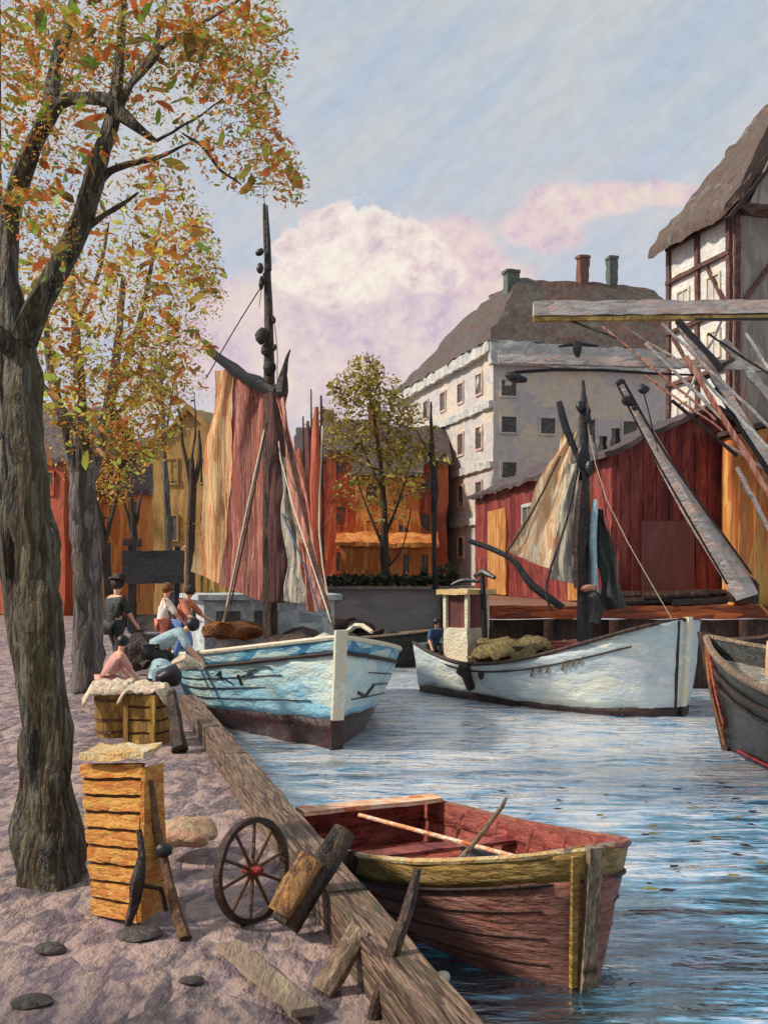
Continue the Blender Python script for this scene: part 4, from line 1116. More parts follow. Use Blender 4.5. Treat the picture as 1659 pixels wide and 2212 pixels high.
for (x, y, z, r, n) in [(-5.6, 3.0, 5.0, 1.1, 500), (-4.6, 2.6, 4.6, .9, 350), (-6.6, 3.2, 5.4, 1.1, 450), (-5.2, 2.2, 5.3, 1.0, 400), (-7.4, 2.9, 5.9, 1.1, 400), (-6.2, 2.0, 5.9, 1.1, 350)]:  # unseen leaf clumps outside the frame, added to shade the foreground quay
    cl.append((V((x, y, z)), (r, r * .8, r * .6), n, (.04, .13)))
crown(t, cl, 'leaf')

t = thing('grey_forked_tree', G(193, 1495, 1.3), 'slender grey tree with forked crown of yellow and olive leaves beside the dark coated person', 'tree')
D = 15.8
branch(t, [(196, 1500, D, 78), (192, 1440, D, 66), (190, 1300, D, 58), (186, 1180, D, 58), (180, 1080, D, 60), (178, 1020, D, 50)], 'bark2', 12, 5, .03, .4, 'trunk')
for pts in ([(174, 1060, D, 34), (150, 960, D, 26), (125, 860, D, 20), (105, 760, D, 14), (95, 600, D, 8)],
            [(180, 1040, D, 36), (178, 930, D, 30), (172, 800, D, 26), (160, 660, D, 18), (150, 520, D, 10)],
            [(186, 1050, D, 34), (215, 960, D, 28), (238, 860, D, 22), (255, 740, D, 18), (268, 600, D, 10)],
            [(212, 970, D, 20), (250, 900, D, 14), (310, 830, D, 10), (370, 760, D, 6)],
            [(200, 1010, D, 18), (150, 900, D - .3, 14), (70, 800, D - .3, 10), (30, 720, D - .3, 7)],
            [(236, 870, D, 16), (300, 700, D, 12), (330, 560, D, 8), (352, 460, D, 4)],
            [(165, 700, D, 14), (210, 600, D, 10), (235, 480, D, 6)]):
    branch(t, pts, 'bark2', 7, 4, .02)
big2 = (.04, .16); fine2 = (.01, .042)
cl = []
for (x, y, rx, ry, n) in [(150, 560, 110, 100, 230), (280, 500, 90, 80, 200), (360, 470, 90, 70, 170), (410, 560, 60, 60, 150), (330, 600, 90, 60, 190), (240, 660, 90, 80, 190), (120, 720, 80, 80, 170), (400, 640, 80, 50, 180), (330, 720, 90, 50, 170), (400, 735, 55, 30, 90), (250, 790, 90, 70, 160), (160, 850, 80, 80, 150), (330, 800, 70, 60, 110), (280, 880, 90, 60, 120), (350, 760, 60, 40, 80), (240, 960, 80, 50, 110), (200, 900, 60, 60, 100), (320, 950, 50, 50, 80), (110, 960, 50, 70, 70), (300, 830, 80, 50, 150), (380, 820, 60, 50, 100), (270, 930, 80, 50, 130), (340, 890, 60, 60, 110), (150, 780, 70, 60, 120), (90, 860, 50, 60, 80), (450, 560, 30, 60, 50), (90, 640, 60, 70, 120), (420, 500, 40, 40, 70), (440, 600, 30, 40, 50)]:
    cl.append(blob(x, y, D + R.uniform(-2, .9), rx, ry, 1.2, int(n * .42), big2))
    cl.append(blob(x, y, D + R.uniform(-2, .9), rx * 1.15, ry * 1.15, 1.4, int(n * 7), fine2))
crown(t, cl, 'leaf2')

def smalltree(name, label, base, D, limbs, blobs, bm_, lm, s0, s1, rd=1.0, kk=5.0):
    t = thing(name, P(*base, D), label, 'tree')
    for i, pts in enumerate(limbs):
        branch(t, [(x, y, D, w) for x, y, w in pts], bm_, 7, 4, .03, .3, 'trunk' if i == 0 else 'limb')
    if blobs:
        cl = []
        for x, y, rx, ry, n in blobs:
            cl.append(blob(x, y, D + R.uniform(-rd, rd), rx, ry, rd, int(n * .5), s0))
            cl.append(blob(x, y, D + R.uniform(-rd, rd), rx * 1.1, ry * 1.1, rd, int(n * kk), s1))
        crown(t, cl, lm)
    return t

smalltree('young_tree', 'thin dark tree with sparse green leaves left of the black hoarding', (240, 1312), 33, [[(240, 1375, 28), (232, 1250, 22), (222, 1150, 18), (200, 1060, 12)], [(226, 1180, 12), (250, 1080, 8), (262, 980, 5)]], [(245, 1050, 40, 40, 90), (270, 1000, 60, 45, 90)], 'barkfar', 'leaf2', (.08, .2), (.03, .08))
smalltree('young_tree', 'leafless dark sapling standing behind the black hoarding', (285, 1290), 34, [[(286, 1365, 20), (288, 1250, 16), (290, 1140, 14), (284, 1070, 7)], [(290, 1160, 8), (268, 1080, 5), (255, 1030, 3)], [(290, 1150, 9), (302, 1090, 6), (310, 1050, 3)]], [], 'barkfar', 'leaf2', 0, 0)
smalltree('bare_tree', 'bare forked dark tree in front of the maroon house', (412, 1290), 40, [[(410, 1350, 22), (412, 1180, 20), (416, 1060, 18), (414, 990, 10)], [(414, 1050, 10), (396, 960, 7), (386, 880, 4), (380, 800, 2)], [(418, 1050, 12), (432, 990, 10), (430, 930, 5)], [(414, 1000, 6), (424, 920, 4), (420, 850, 2)]], [(418, 1150, 22, 50, 40)], 'barkfar', 'leaf2', (.08, .22), (.03, .08))
smalltree('bare_tree', 'pale streaked thin trunk beside the ochre gable', (368, 1290), 37, [[(372, 1360, 16), (362, 1100, 14), (352, 900, 10), (346, 760, 5)], [(354, 960, 6), (372, 860, 4), (380, 780, 2)]], [(360, 830, 60, 60, 120), (330, 870, 50, 40, 80)], 'bark2', 'leaf2', (.08, .2), (.03, .09))
smalltree('autumn_sapling', 'small bushy yellow green tree on the far bank before the orange houses', (832, 1268), 57.5, [[(833, 1275, 20), (830, 1200, 18), (830, 1100, 14), (820, 980, 9), (800, 860, 4)], [(828, 1180, 8), (790, 1090, 5), (765, 1010, 3)], [(832, 1160, 9), (862, 1080, 6), (890, 990, 3)], [(826, 1060, 6), (780, 960, 4)], [(834, 1230, 5), (870, 1180, 3), (888, 1100, 2)]],
          [(790, 800, 38, 36, 110), (760, 840, 50, 40, 140), (810, 840, 55, 45, 150), (850, 880, 50, 40, 130), (770, 900, 70, 50, 160), (840, 940, 60, 50, 170), (890, 900, 30, 30, 60), (870, 980, 50, 40, 120), (740, 960, 50, 40, 90), (800, 1000, 60, 50, 120), (870, 1040, 45, 40, 80), (770, 1060, 50, 40, 60), (840, 1100, 50, 40, 50), (905, 955, 40, 30, 60), (700, 930, 40, 40, 60)], 'barkfar', 'leaf3', (.14, .4), (.05, .16), 1.4, 6.0)
smalltree('slim_tree', 'very thin dark tree with few leaves in front of the pale building', (936, 1265), 56.5, [[(941, 1272, 14), (937, 1180, 10), (939, 1080, 16), (935, 1000, 14), (932, 930, 8), (931, 868, 4)], [(936, 1000, 5), (915, 960, 3), (900, 930, 2)], [(936, 1010, 5), (960, 980, 3)]], [(925, 985, 35, 25, 40), (955, 995, 28, 18, 30), (905, 1065, 16, 16, 18), (930, 940, 14, 30, 14)], 'black', 'leaf3', (.12, .3), (.05, .14), .5)

t = thing('bank_shrubs', P(960, 1262, 56.9), 'dark green shrubs growing along the top of the far canal wall', 'shrubs')
cl = [blob(x, 1254, 56.9, 24, 10 + (i * 7) % 9, .4, 120, (.08, .3)) for i, x in enumerate(range(715, 985, 22))] + [blob(955, 1240, 56.9, 18, 22, .4, 140, (.08, .3)), blob(975, 1238, 56.9, 8, 20, .3, 60, (.08, .3)), blob(916, 1243, 56.9, 10, 16, .3, 60, (.08, .3))]
crown(t, cl, 'shrubgreen')

# ---------------------------------------------------------------- things on the near quay
t = thing('hoarding', P(330, 1300, 31.5), 'black tarred board hoarding on posts before the orange house', 'hoarding')
Y = 31.5
for i in range(4):
    y0 = 1190 + i * 18
    bm = NB(); beam(bm, P(266, y0 + 8, Y), P(398, y0 + 8, Y - .3), .06, .235); obj('board', bm, M['black'], t, seg=.25, amp=.03, ns=3)
for x in (284, 384):
    bm = NB(); b = P(x, 1180, Y + .07); beam(bm, V((b.x, b.y, 1.28)), b, .14, .14, up=(0, 1, 0)); obj('post', bm, M['black'], t, seg=.3, amp=.02)
bm = NB(); box(bm, P(286, 1172, Y), (.5, .2, .22)); obj('post_cap', bm, M['brownblack'], t, seg=.15, amp=.03)

t = thing('slatted_barrow', G(250, 1995, 1.3), 'orange slatted wooden barrow stood on end against the big trunk', 'barrow')
def sp(u, v):                                      # face of the slatted panel, v from the top down
    a = P(174, 1652, 5.86).lerp(P(306, 1650, 5.6), u); b = P(200, 1982, 5.46).lerp(P(296, 2002, 5.22), u)
    return a.lerp(b, v)
n = 9
bm = NB()
sheet(bm, lambda u, v: sp(u, v) + V((0, .035, 0)), 6, 10, .015)
obj('back_board', bm, M['slatdark'], t)
for i in range(n):
    v0 = i / n + .006; v1 = (i + 1) / n - .022
    bm = NB(); a, b, c, d = sp(0, v0), sp(1, v0), sp(1, v1), sp(0, v1)
    k = V((0, .03, .0)); hexa(bm, [a, b, c, d], [a + k, b + k, c + k, d + k]); obj('slat', bm, M['slat'], t, seg=.05, amp=.008, ns=9)
bm = NB()
a, b = P(170, 1642, 5.78), P(310, 1642, 5.5)
prism(bm, [a, b, b + V((.05, .22, .02)), a + V((.05, .22, .02))], (0, 0, .035)); obj('top_board', bm, M['slattop'], t, seg=.07, amp=.018, ns=7)
bm = NB(); prism(bm, [sp(1.0, .03) + V((0, .0, 0)), sp(1.0, .97), sp(1.0, .97) + V((.10, .16, .02)), sp(1, .03) + V((.06, .16, 0))], (.02, 0, 0)); obj('side_board', bm, M['slat'], t, seg=.08, amp=.008, ns=8)
bm = NB(); tube(bm, [(P(322, 1690, 5.6), .022), (P(350, 1840, 5.45), .024), (P(400, 2030, 5.1), .03)], 8, 3); obj('handle', bm, M['slatdark'], t, amp=.008, ns=8)
bm = NB(); ball(bm, P(356, 1836, 5.38), .042, 1, 1, .9); obj('knob', bm, M['black'], t, amp=.01, ns=9)
bm = NB(); tube(bm, [(P(300, 1790, 5.3), .014), (P(306, 1850, 5.26), .018), (P(298, 1910, 5.2), .035), (P(288, 1960, 5.2), .024), (P(275, 2012, 5.16), .014)], 8, 3, .3); obj('leg', bm, M['brownblack'], t, amp=.008, ns=9)
bm = NB(); tube(bm, [(P(306, 1912, 5.22), .012), (P(348, 1920, 5.3), .013), (P(360, 1968, 5.3), .012)], 6); tube(bm, [(P(282, 1912, 5.2), .016), (P(306, 1914, 5.2), .02)], 6); obj('bracket', bm, M['brownblack'], t)

t = thing('cart_wheel', P(545, 1985, 5.4), 'dark iron spoked cart wheel with red hub leaning at the quay edge', 'wheel')
wc = P(546, 1880, 5.4); hx = V((.58, .815, 0)); hz = V((-.05, .06, 1)).normalized(); Rr = .243
bm = NB()
rg = []
for i in range(40):
    a = 2 * math.pi * i / 40
    p = wc + hx * math.cos(a) * Rr + hz * math.sin(a) * Rr
    d = (p - wc).normalized(); nn = hx.cross(hz).normalized()
    rg.append([bm.verts.new(p + d * x + nn * y) for x, y in ((-.016, -.018), (.012, -.02), (.016, 0), (.012, .02), (-.016, .018))])
for i in range(40):
    for j in range(5):
        bm.faces.new((rg[i][j], rg[i][(j + 1) % 5], rg[(i + 1) % 40][(j + 1) % 5], rg[(i + 1) % 40][j]))
obj('rim', bm, M['iron'], t, amp=.005, ns=9)
for i in range(10):
    a = 2 * math.pi * (i + .3) / 10
    bm = NB(); tube(bm, [(wc, .011), (wc + (hx * math.cos(a) + hz * math.sin(a)) * Rr, .008)], 6); obj('spoke', bm, M['slatdark'], t)
nn = hx.cross(hz).normalized()
bm = NB(); tube(bm, [(wc - nn * .06, .014), (wc - nn * .04, .026), (wc + nn * .04, .026), (wc + nn * .06, .014)], 10); obj('hub', bm, M['redhub'], t, amp=.004, ns=9)

def barrel(label, base, r, h):
    t = thing('barrel', base, label, 'barrel')
    bm = NB(); n = 24
    prof = [(0, .86), (.06, .9), (.25, .97), (.5, 1.0), (.75, .97), (.94, .9), (1, .88), (1, .82), (.95, .8)]
    rings = [[bm.verts.new(V(base) + V((math.cos(6.2832 * j / n) * r * f, math.sin(6.2832 * j / n) * r * f, h * z))) for j in range(n)] for z, f in prof]
    for a, b in zip(rings, rings[1:]):
        for j in range(n):
            bm.faces.new((a[j], a[(j + 1) % n], b[(j + 1) % n], b[j]))
    bm.faces.new(rings[0]); bm.faces.new(rings[-1])
    obj('staves', bm, M['barrel'], t, amp=.008, ns=6)
    for z, f in ((.12, .935), (.34, .99), (.7, .985), (.9, .92)):
        bm = NB()
        rr = [[bm.verts.new(V(base) + V((math.cos(6.2832 * j / n) * (r * f + o), math.sin(6.2832 * j / n) * (r * f + o), h * z + dz))) for j in range(n)] for o, dz in ((-.01, -.015), (.008, -.015), (.008, .015), (-.01, .015))]
        for a, b in zip(rr, rr[1:] + rr[:1]):
            for j in range(n):
                bm.faces.new((a[j], a[(j + 1) % n], b[(j + 1) % n], b[j]))
        obj('hoop', bm, M['slatdark'], t, amp=.003, ns=9)
    return t
b1 = G(247, 1590, 1.3); b2 = G(322, 1606, 1.3)
barrel('ochre barrel under a cream cloth beside the grey trunk', b1, .2, .56)
t = thing('crate', b2, 'square ochre wooden crate next to the mooring post, right of the cloth covered barrel', 'crate')
ca, cb_ = V((.95, -.3, 0)).normalized(), V((.3, .95, 0)).normalized()
bm = NB(); box(bm, b2 + V((0, 0, .25)), (.32, .3, .48), ca, cb_); obj('crate_body', bm, M['slatdark'], t, seg=.1, amp=.008, ns=6)
for z in (.06, .19, .32, .45):
    bm = NB()
    for s in (-1, 1):
        box(bm, b2 + cb_ * s * .16 + V((0, 0, z)), (.36, .03, .105), ca, cb_); box(bm, b2 + ca * s * .175 + V((0, 0, z)), (.03, .29, .105), ca, cb_)
    obj('slat_row', bm, M['barrel'], t, seg=.08, amp=.01, ns=7)
for sa in (-1, 1):
    bm = NB(); box(bm, b2 - cb_ * .182 + ca * sa * .15 + V((0, 0, .255)), (.05, .025, .5), ca, cb_); obj('corner_batten', bm, M['barrel'], t, seg=.08, amp=.006, ns=7)
bm = NB(); c0 = b1 + V((0, 0, .575))
grid(bm, lambda u, v: c0 + V(((u - .5) * .56, (v - .5) * .5, .03 * noise.noise(V((u * 6, v * 6, 1))) - .9 * max(0, abs(u - .5) - .34) - .8 * max(0, abs(v - .5) - .36))), 18, 16)
tag(solid(obj('cloth', bm, M['cloth'], None, amp=.012, ns=8), .015), 'cream cloth lying over the ochre barrel', 'cloth')
bm = NB(); c1 = b2 + V((-.02, 0, .54))
grid(bm, lambda u, v: c1 + V(((u - .5) * .5, (v - .5) * .42, .05 * noise.noise(V((u * 6, v * 6, 4))) - .9 * max(0, abs(u - .5) - .36) + .06 * v)), 16, 14)
tag(solid(obj('sacking', bm, M['cloth'], None, amp=.015, ns=8), .02), 'crumpled cream sacking lying on the ochre crate next to the mooring post', 'sacking')
# nets and baskets piled behind the barrels
def heap(name, label, cat, px, py, Y, rx, ry, rz, m, amp=.1, ns=3):
    bm = NB(); c = P(px, py, Y); ball(bm, V((c.x, c.y, max(c.z, 1.3 + rz * .7))), 1, rx, ry, rz, 3)
    return tag(obj(name, bm, M[m], None, amp=amp, ns=ns), label, cat)
heap('tarpaulin', 'pale blue grey tarpaulin heap at the quay edge below the crouching person', 'tarpaulin', 350, 1450, 15.2, .2, .18, .17, 'paleblue', .1, 4)
heap('net_heap', 'dark fishing net heap behind the black hat at the quay edge', 'net', 300, 1410, 18.5, .32, .3, .28, 'brownblack', .16, 4)
heap('sail_bundle', 'grey white sailcloth bundle lying by the stern of the blue boat', 'sailcloth', 402, 1432, 16.8, .24, .2, .1, 'cloth', .1, 5)
heap('black_basket', 'small black basket hanging over the quay edge beside the blue hull', 'basket', 366, 1462, 13.6, .16, .13, .13, 'black', .05, 5)
heap('brown_sack', 'mauve pink sack on the quay behind the cloth covered barrel', 'sack', 285, 1500, 13.5, .22, .2, .18, 'pinkcloth', .05, 4)
bm = NB(); tube(bm, [(P(388, 1620, 10.4), .09), (P(380, 1560, 10.6), .075), (P(372, 1508, 10.7), .05), (P(370, 1492, 10.7), .03)], 9, 3, .3)
tag(obj('mooring_post', bm, M['postdark'], None, amp=.015, ns=6), 'dark pointed mooring post at the quay edge right of the crate', 'mooring post')

# heavy timber along the quay edge
bm = NB()
pr = None
for (y0, y1) in ((2.4, 5.15), (5.19, 9.1), (9.14, 13.6)):
    beam(bm, (edgex(y0) + .04, y0, 1.38), (edgex(y1) + .04, y1, 1.38), .19, .26)
tag(obj('edge_timber', bm, M['beamwood'], None, seg=.2, amp=.012, ns=2.5), 'long weathered brown timber laid along the quay edge above the rowing boat', 'edge timber')
bm = NB()
for (y0, y1) in ((2.0, 6.3), (6.34, 14)):
    beam(bm, (edgex(y0) + .2, y0, 1.12), (edgex(y1) + .2, y1, 1.12), .14, .22)
tag(obj('fender_timber', bm, M['postwarm'], None, seg=.2, amp=.012, ns=2.5), 'lower brown fender timber bolted along the water side of the quay edge', 'fender timber')
def post(label, pts, m, n=9, square=False, name='wooden_post', cat='post', wob=.15):
    bm = NB()
    if square:
        beam(bm, pts[0][0], pts[-1][0], pts[0][1] * 2, pts[0][1] * 1.6, up=(0, 1, 0))
        return tag(obj(name, bm, M[m], None, seg=.08, amp=.01, ns=7), label, cat)
    tube(bm, pts, n, 3, wob)
    return tag(obj(name, bm, M[m], None, amp=.008, ns=8), label, cat)
post('tall dark leaning post crossing the rowing boat stern, just right of the cart wheel', [(P(618, 2000, 5.1), .078), (P(680, 1895, 5.2), .07), (P(745, 1795, 5.3), .062)], 'postdark')
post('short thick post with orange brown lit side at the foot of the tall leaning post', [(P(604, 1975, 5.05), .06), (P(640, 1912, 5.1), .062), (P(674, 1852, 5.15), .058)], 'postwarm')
post('short grey brown post with square cut top at the bottom of the quay edge', [(P(698, 2145, 4.45), .05), (P(740, 2075, 4.5), .052), (P(782, 2004, 4.55), .048)], 'postgrey')
post('thin dark stake standing up from the timber in front of the rowing boat side', [(P(802, 2230, 4.2), .03), (P(848, 2060, 4.3), .026), (P(880, 1960, 4.38), .022), (P(900, 1880, 4.45), .014)], 'darkwood')
bm = NB(); tube(bm, [(P(800, 2010, 4.7), .009), (P(880, 2090, 4.5), .009), (P(965, 2160, 4.35), .009), (P(1010, 2195, 4.3), .008)], 6, 3)
tag(obj('mooring_rope', bm, M['rope'], None), 'pale rope stretched along the quay timber beside the thin stake', 'rope')
bm = NB()
a, b = G(492, 2040, 1.34), G(660, 2185, 1.34)
beam(bm, a, b, .11, .03); tag(obj('loose_plank', bm, M['plank'], None, seg=.1, amp=.008, ns=6), 'pale worn plank lying flat on the quay near the cart wheel', 'plank')
heap('sack', 'peach and ochre sack slumped on the quay between barrow and edge timber', 'sack', 400, 1800, 6.6, .2, .2, .07, 'sack', .05, 5)
for i, (x, y, r, lb) in enumerate([(414, 2125, .045, 'small dark stone lying between the pale plank and the slatted barrow'), (300, 2025, .09, 'dark flat slab in front of the barrow foot'), (110, 2055, .06, 'mauve brown cobble before the big trunk roots'), (70, 2170, .07, 'grey brown cobble in the lower left corner of the quay')]):
    bm = NB(); g = G(x, y, 1.3); ball(bm, g + V((0, 0, .012)), r, 1.3, 1, .42, 2)
    tag(obj('stone', bm, M['stone'], None, amp=.012, ns=9), lb, 'stone', 'loose stones on the quay')
bm = NB(); g = G(985, 2120, .0); ball(bm, g + V((-.1, 0, .03)), .055, 1, 1, .9); tag(obj('float', bm, M['wht'], None, amp=.008, ns=9), 'small white float on the water under the rowing boat side', 'float')

# fallen leaves on the canal
def leaf_on_water(x, y, s):
    g = G(x, y, .035)
    bm = NB(); lay = bm.faces.layers.float.new('rnd')
    a = R.gauss(0, .5); d = V((math.cos(a), math.sin(a), 0)); e = V((-d.y, d.x, 0))
    up_ = V((0, 0, .02))
    vs = [bm.verts.new(g - d * s), bm.verts.new(g + e * s * .5 + up_ * .5 - d * s * .2), bm.verts.new(g + d * s + up_ * .3), bm.verts.new(g - e * s * .5 + d * s * .2)]
    r = R.random()
    for f in (bm.faces.new((vs[0], vs[1], vs[2])), bm.faces.new((vs[0], vs[2], vs[3]))):
        f[lay] = r
    tag(obj('floating_leaf', bm, M['netyellow' if R.random() < .4 else 'brownblack'], None, smooth=0), 'fallen brown leaf floating on the canal', 'leaf', 'fallen leaves floating on the canal')
for _ in range(60):
    x = R.uniform(1050, 1650); y = R.uniform(1690, 1960)
    if x < 1400 and y > 1830:
        continue
    leaf_on_water(x, y, R.uniform(.035, .1))

# ---------------------------------------------------------------- people
def skinmesh(name, nodes, edges, m, parent, root=0):
    """nodes: (Vector, radius); grown with a Skin modifier, stored as a plain mesh"""
    me = bpy.data.meshes.new('tmp'); me.from_pydata([n[0] for n in nodes], edges, [])
    o = bpy.data.objects.new('tmp', me); C.objects.link(o)
    o.modifiers.new('s', 'SKIN'); o.modifiers.new('u', 'SUBSURF').levels = 1
    for i, (v, r) in enumerate(nodes):
        sv = me.skin_vertices[0].data[i]; sv.radius = (r, r); sv.use_root = (i == root)
    dg = bpy.context.evaluated_depsgraph_get(); dg.update()
    nm = bpy.data.meshes.new_from_object(o.evaluated_get(dg))
    bpy.data.objects.remove(o)
    bm = NB(); bm.from_mesh(nm); bpy.data.meshes.remove(nm)
    for v in bm.verts:
        v.co += ORG[parent.name]
    return obj(name, bm, M[m], parent, smooth=0)

def person(label, loc, yaw, J, shirt, trousers, hair='brownblack', hat=None, skirt=False, sc=1.0, hairlong=False):
    """J: joint positions (x right, y forward, z up) in metres from the feet"""
    t = thing('person', loc, label, 'person')
    rot = Matrix.Rotation(yaw, 3, 'Z')
    j = {k: rot @ (V(v) * sc) for k, v in J.items()}
    fwd = rot @ V((0, 1, 0))
    nodes, edges, idx = [], [], {}
    def add(k, v, r, par=None):
        idx[k] = len(nodes); nodes.append((v, r * sc))
        if par is not None:
            edges.append((idx[par], idx[k]))
    add('pelvis', j['pelvis'], .125); add('waist', j['pelvis'].lerp(j['chest'], .5), .115, 'pelvis'); add('chest', j['chest'], .135, 'waist'); add('neck', j['neck'], .05, 'chest')
    add('jaw', j['head'] - (j['head'] - j['neck']).normalized() * .07 * sc, .07, 'neck'); add('head', j['head'], .1, 'jaw'); add('top', j['head'] + (j['head'] - j['neck']).normalized() * .08 * sc, .075, 'head')
    for s in 'lr':
        add('sh' + s, j['sh' + s], .065, 'chest'); add('el' + s, j['el' + s], .045, 'sh' + s); add('wr' + s, j['wr' + s], .03, 'el' + s)
        d = (j['wr' + s] - j['el' + s]).normalized()
        add('pa' + s, j['wr' + s] + d * .07 * sc, .036, 'wr' + s)
        side = d.cross(fwd); side = side.normalized() if side.length > .1 else rot @ V((1, 0, 0))
        for q, (off, ln) in enumerate([(-.03, .07), (-.01, .08), (.01, .075), (.03, .06)]):
            add('f%d%s' % (q, s), j['wr' + s] + d * (.08 + ln) * sc + side * off * sc + fwd * .015 * sc, .009, 'pa' + s)
        add('th' + s, j['wr' + s] + d * .09 * sc + fwd * .05 * sc, .011, 'pa' + s)
        add('hp' + s, j['hp' + s], .09, 'pelvis'); add('kn' + s, j['kn' + s], .06, 'hp' + s); add('an' + s, j['an' + s], .04, 'kn' + s)
        add('to' + s, j['an' + s] + (fwd * .14 + V((0, 0, -.03))) * sc, .035, 'an' + s)
    body = skinmesh('body', nodes, edges, 'skin', t)
    def cloth(name, keys, links, m, grow):
        ns = [(nodes[idx[k]][0], nodes[idx[k]][1] + grow * sc) for k in keys]
        es = [(keys.index(a), keys.index(b)) for a, b in links]
        return skinmesh(name, ns, es, m, t)
    cloth('shirt', ['waist', 'pelvis', 'chest', 'shl', 'shr', 'ell', 'elr'], [('waist', 'pelvis'), ('waist', 'chest'), ('chest', 'shl'), ('chest', 'shr'), ('shl', 'ell'), ('shr', 'elr')], shirt, .022)
    cloth('trousers', ['pelvis', 'hpl', 'hpr', 'knl', 'knr', 'anl', 'anr'], [('pelvis', 'hpl'), ('pelvis', 'hpr'), ('hpl', 'knl'), ('hpr', 'knr'), ('knl', 'anl'), ('knr', 'anr')], trousers, .02)
    u = (j['head'] - j['neck']).normalized()
    bm = NB(); ball(bm, V(loc) + j['head'] + u * .035 * sc - fwd * .03 * sc, .118 * sc, 1, 1, 1.05)
    if hairlong:
        ball(bm, V(loc) + j['head'] - u * .06 * sc - fwd * .07 * sc, .1 * sc, 1, .9, 1.5)
    obj('hair', bm, M[hair], t, amp=.01, ns=9)
    bm = NB()
    for sx in (-.04, .04):
        ball(bm, V(loc) + j['head'] + (rot @ V((sx, .098, 0))) * sc - u * .005, .012 * sc, 1, 1, 1, 1)
    obj('eyes', bm, M['black'], t)
    bm = NB(); ball(bm, V(loc) + j['head'] + fwd * .108 * sc - u * .03 * sc, .018 * sc, .8, 1, 1.4, 1); obj('nose', bm, M['skin'], t)
    if hat:
        bm = NB(); c = V(loc) + j['head'] + u * .09 * sc
        tube(bm, [(c - u * .01, .2 * sc), (c + u * .015, .19 * sc), (c + u * .02, .12 * sc), (c + u * .1 * sc, .1 * sc)], 14); obj('hat', bm, M[hat], t)
    return t

def pose(bend=0.0, al=(-.05, .1), ar=(.05, .1), crouch=0.0, stride=.12, lift=0.0):
    b = math.sin(bend)
    cz = .42 * math.cos(bend)
    pz = .84 - crouch
    ch = (0, .40 * b, pz + .36 * math.cos(bend)); nk = (0, .55 * b, pz + .5 * math.cos(bend)); hd = (0, .68 * b + .03, pz + .67 * math.cos(bend) + .0)
    kf = .1 + crouch * .55
    return dict(pelvis=(0, -crouch * .3, pz), chest=ch, neck=nk, head=hd,
                shl=(-.17, ch[1] + .06 * b, ch[2] + .07), shr=(.17, ch[1] + .06 * b, ch[2] + .07),
                ell=(-.22 + al[0], ch[1] + al[1], ch[2] - .2), elr=(.22 + ar[0], ch[1] + ar[1], ch[2] - .2),
                wrl=(-.2 + al[0], ch[1] + al[1] + .14, ch[2] - .36 + lift), wrr=(.2 + ar[0], ch[1] + ar[1] + .14, ch[2] - .36 + lift),
                hpl=(-.09, -crouch * .3, pz - .04), hpr=(.09, -crouch * .3, pz - .04), knl=(-.1, kf + stride * .5, .45 - crouch * .1), knr=(.1, kf - stride * .5, .45 - crouch * .1),
                anl=(-.1, stride, .06), anr=(.1, -stride, .06))
person('person in white shirt and coral trousers standing on the quay', G(352, 1432, 1.3), -1.2, pose(.12, (-.1, .12), (.12, .18)), 'wht', 'coral', 'canvasbrown', sc=.93)
person('person in coral top and blue trousers leaning towards the blue boat', G(391, 1432, 1.3), -1.9, pose(.3, (-.1, .2), (.1, .25), lift=.1), 'coral', 'clothblue', 'brownblack', sc=.92)
person('person in pale blue shirt with black hair, bending down at the quay edge', G(336, 1478, 1.3), -1.4, pose(1.0, (-.05, .2), (.05, .2), crouch=.25), 'paleblue', 'darkgreen', 'black', sc=.95)
person('person in long dark green coat standing beside the grey trunk', G(247, 1452, 1.3), -.6, pose(.1, (-.02, .08), (.02, .1)), 'darkgreen', 'darkgreen', 'brownblack', hat='brownblack', sc=1.0)
person('person in pink clothes crouching behind the cloth covered barrel', G(241, 1520, 1.3), -1.0, pose(.3, (0, .16), (0, .18), crouch=.38), 'pinkcloth', 'pinkcloth', 'black', sc=.72)
person('person with black hair in navy clothes standing in the stern of the pale grey boat', H2.loc(.22, -.32, .66), -2.9, pose(.2, (-.03, .12), (.03, .15), crouch=.28), 'navy', 'darkgreen', 'black', sc=.9, hairlong=True)

# ---------------------------------------------------------------- sky, sun, camera
ts = V((-.86, -.12, .68)).normalized()
w = bpy.data.worlds.new('World'); bpy.context.scene.world = w; w.use_nodes = True
nt = NT(w.node_tree); bg = w.node_tree.nodes['Background']
sky = nt.n('ShaderNodeTexSky', sky_type='NISHITA'); sky.sun_disc = False
sky.sun_elevation = math.asin(ts.z); sky.sun_rotation = math.atan2(ts.x, ts.y)
tc = nt.n('ShaderNodeTexCoord'); sx = nt.n('ShaderNodeSeparateXYZ'); nt.link(tc.outputs['Generated'], sx.inputs[0])
yy = nt.m('MAXIMUM', nt.m('ABSOLUTE', sx.outputs[1]), .15)
u = nt.m('DIVIDE', sx.outputs[0], yy); v = nt.m('DIVIDE', sx.outputs[2], yy)
cb = nt.n('ShaderNodeCombineXYZ'); nt.link(u, cb.inputs[0]); nt.link(v, cb.inputs[1])
uv = cb.outputs[0]
n_big = nt.noise(uv, 5, 4, .6); n_mid = nt.noise(uv, 14, 6, .66); n_f = nt.noise(uv, 60, 4, .65)
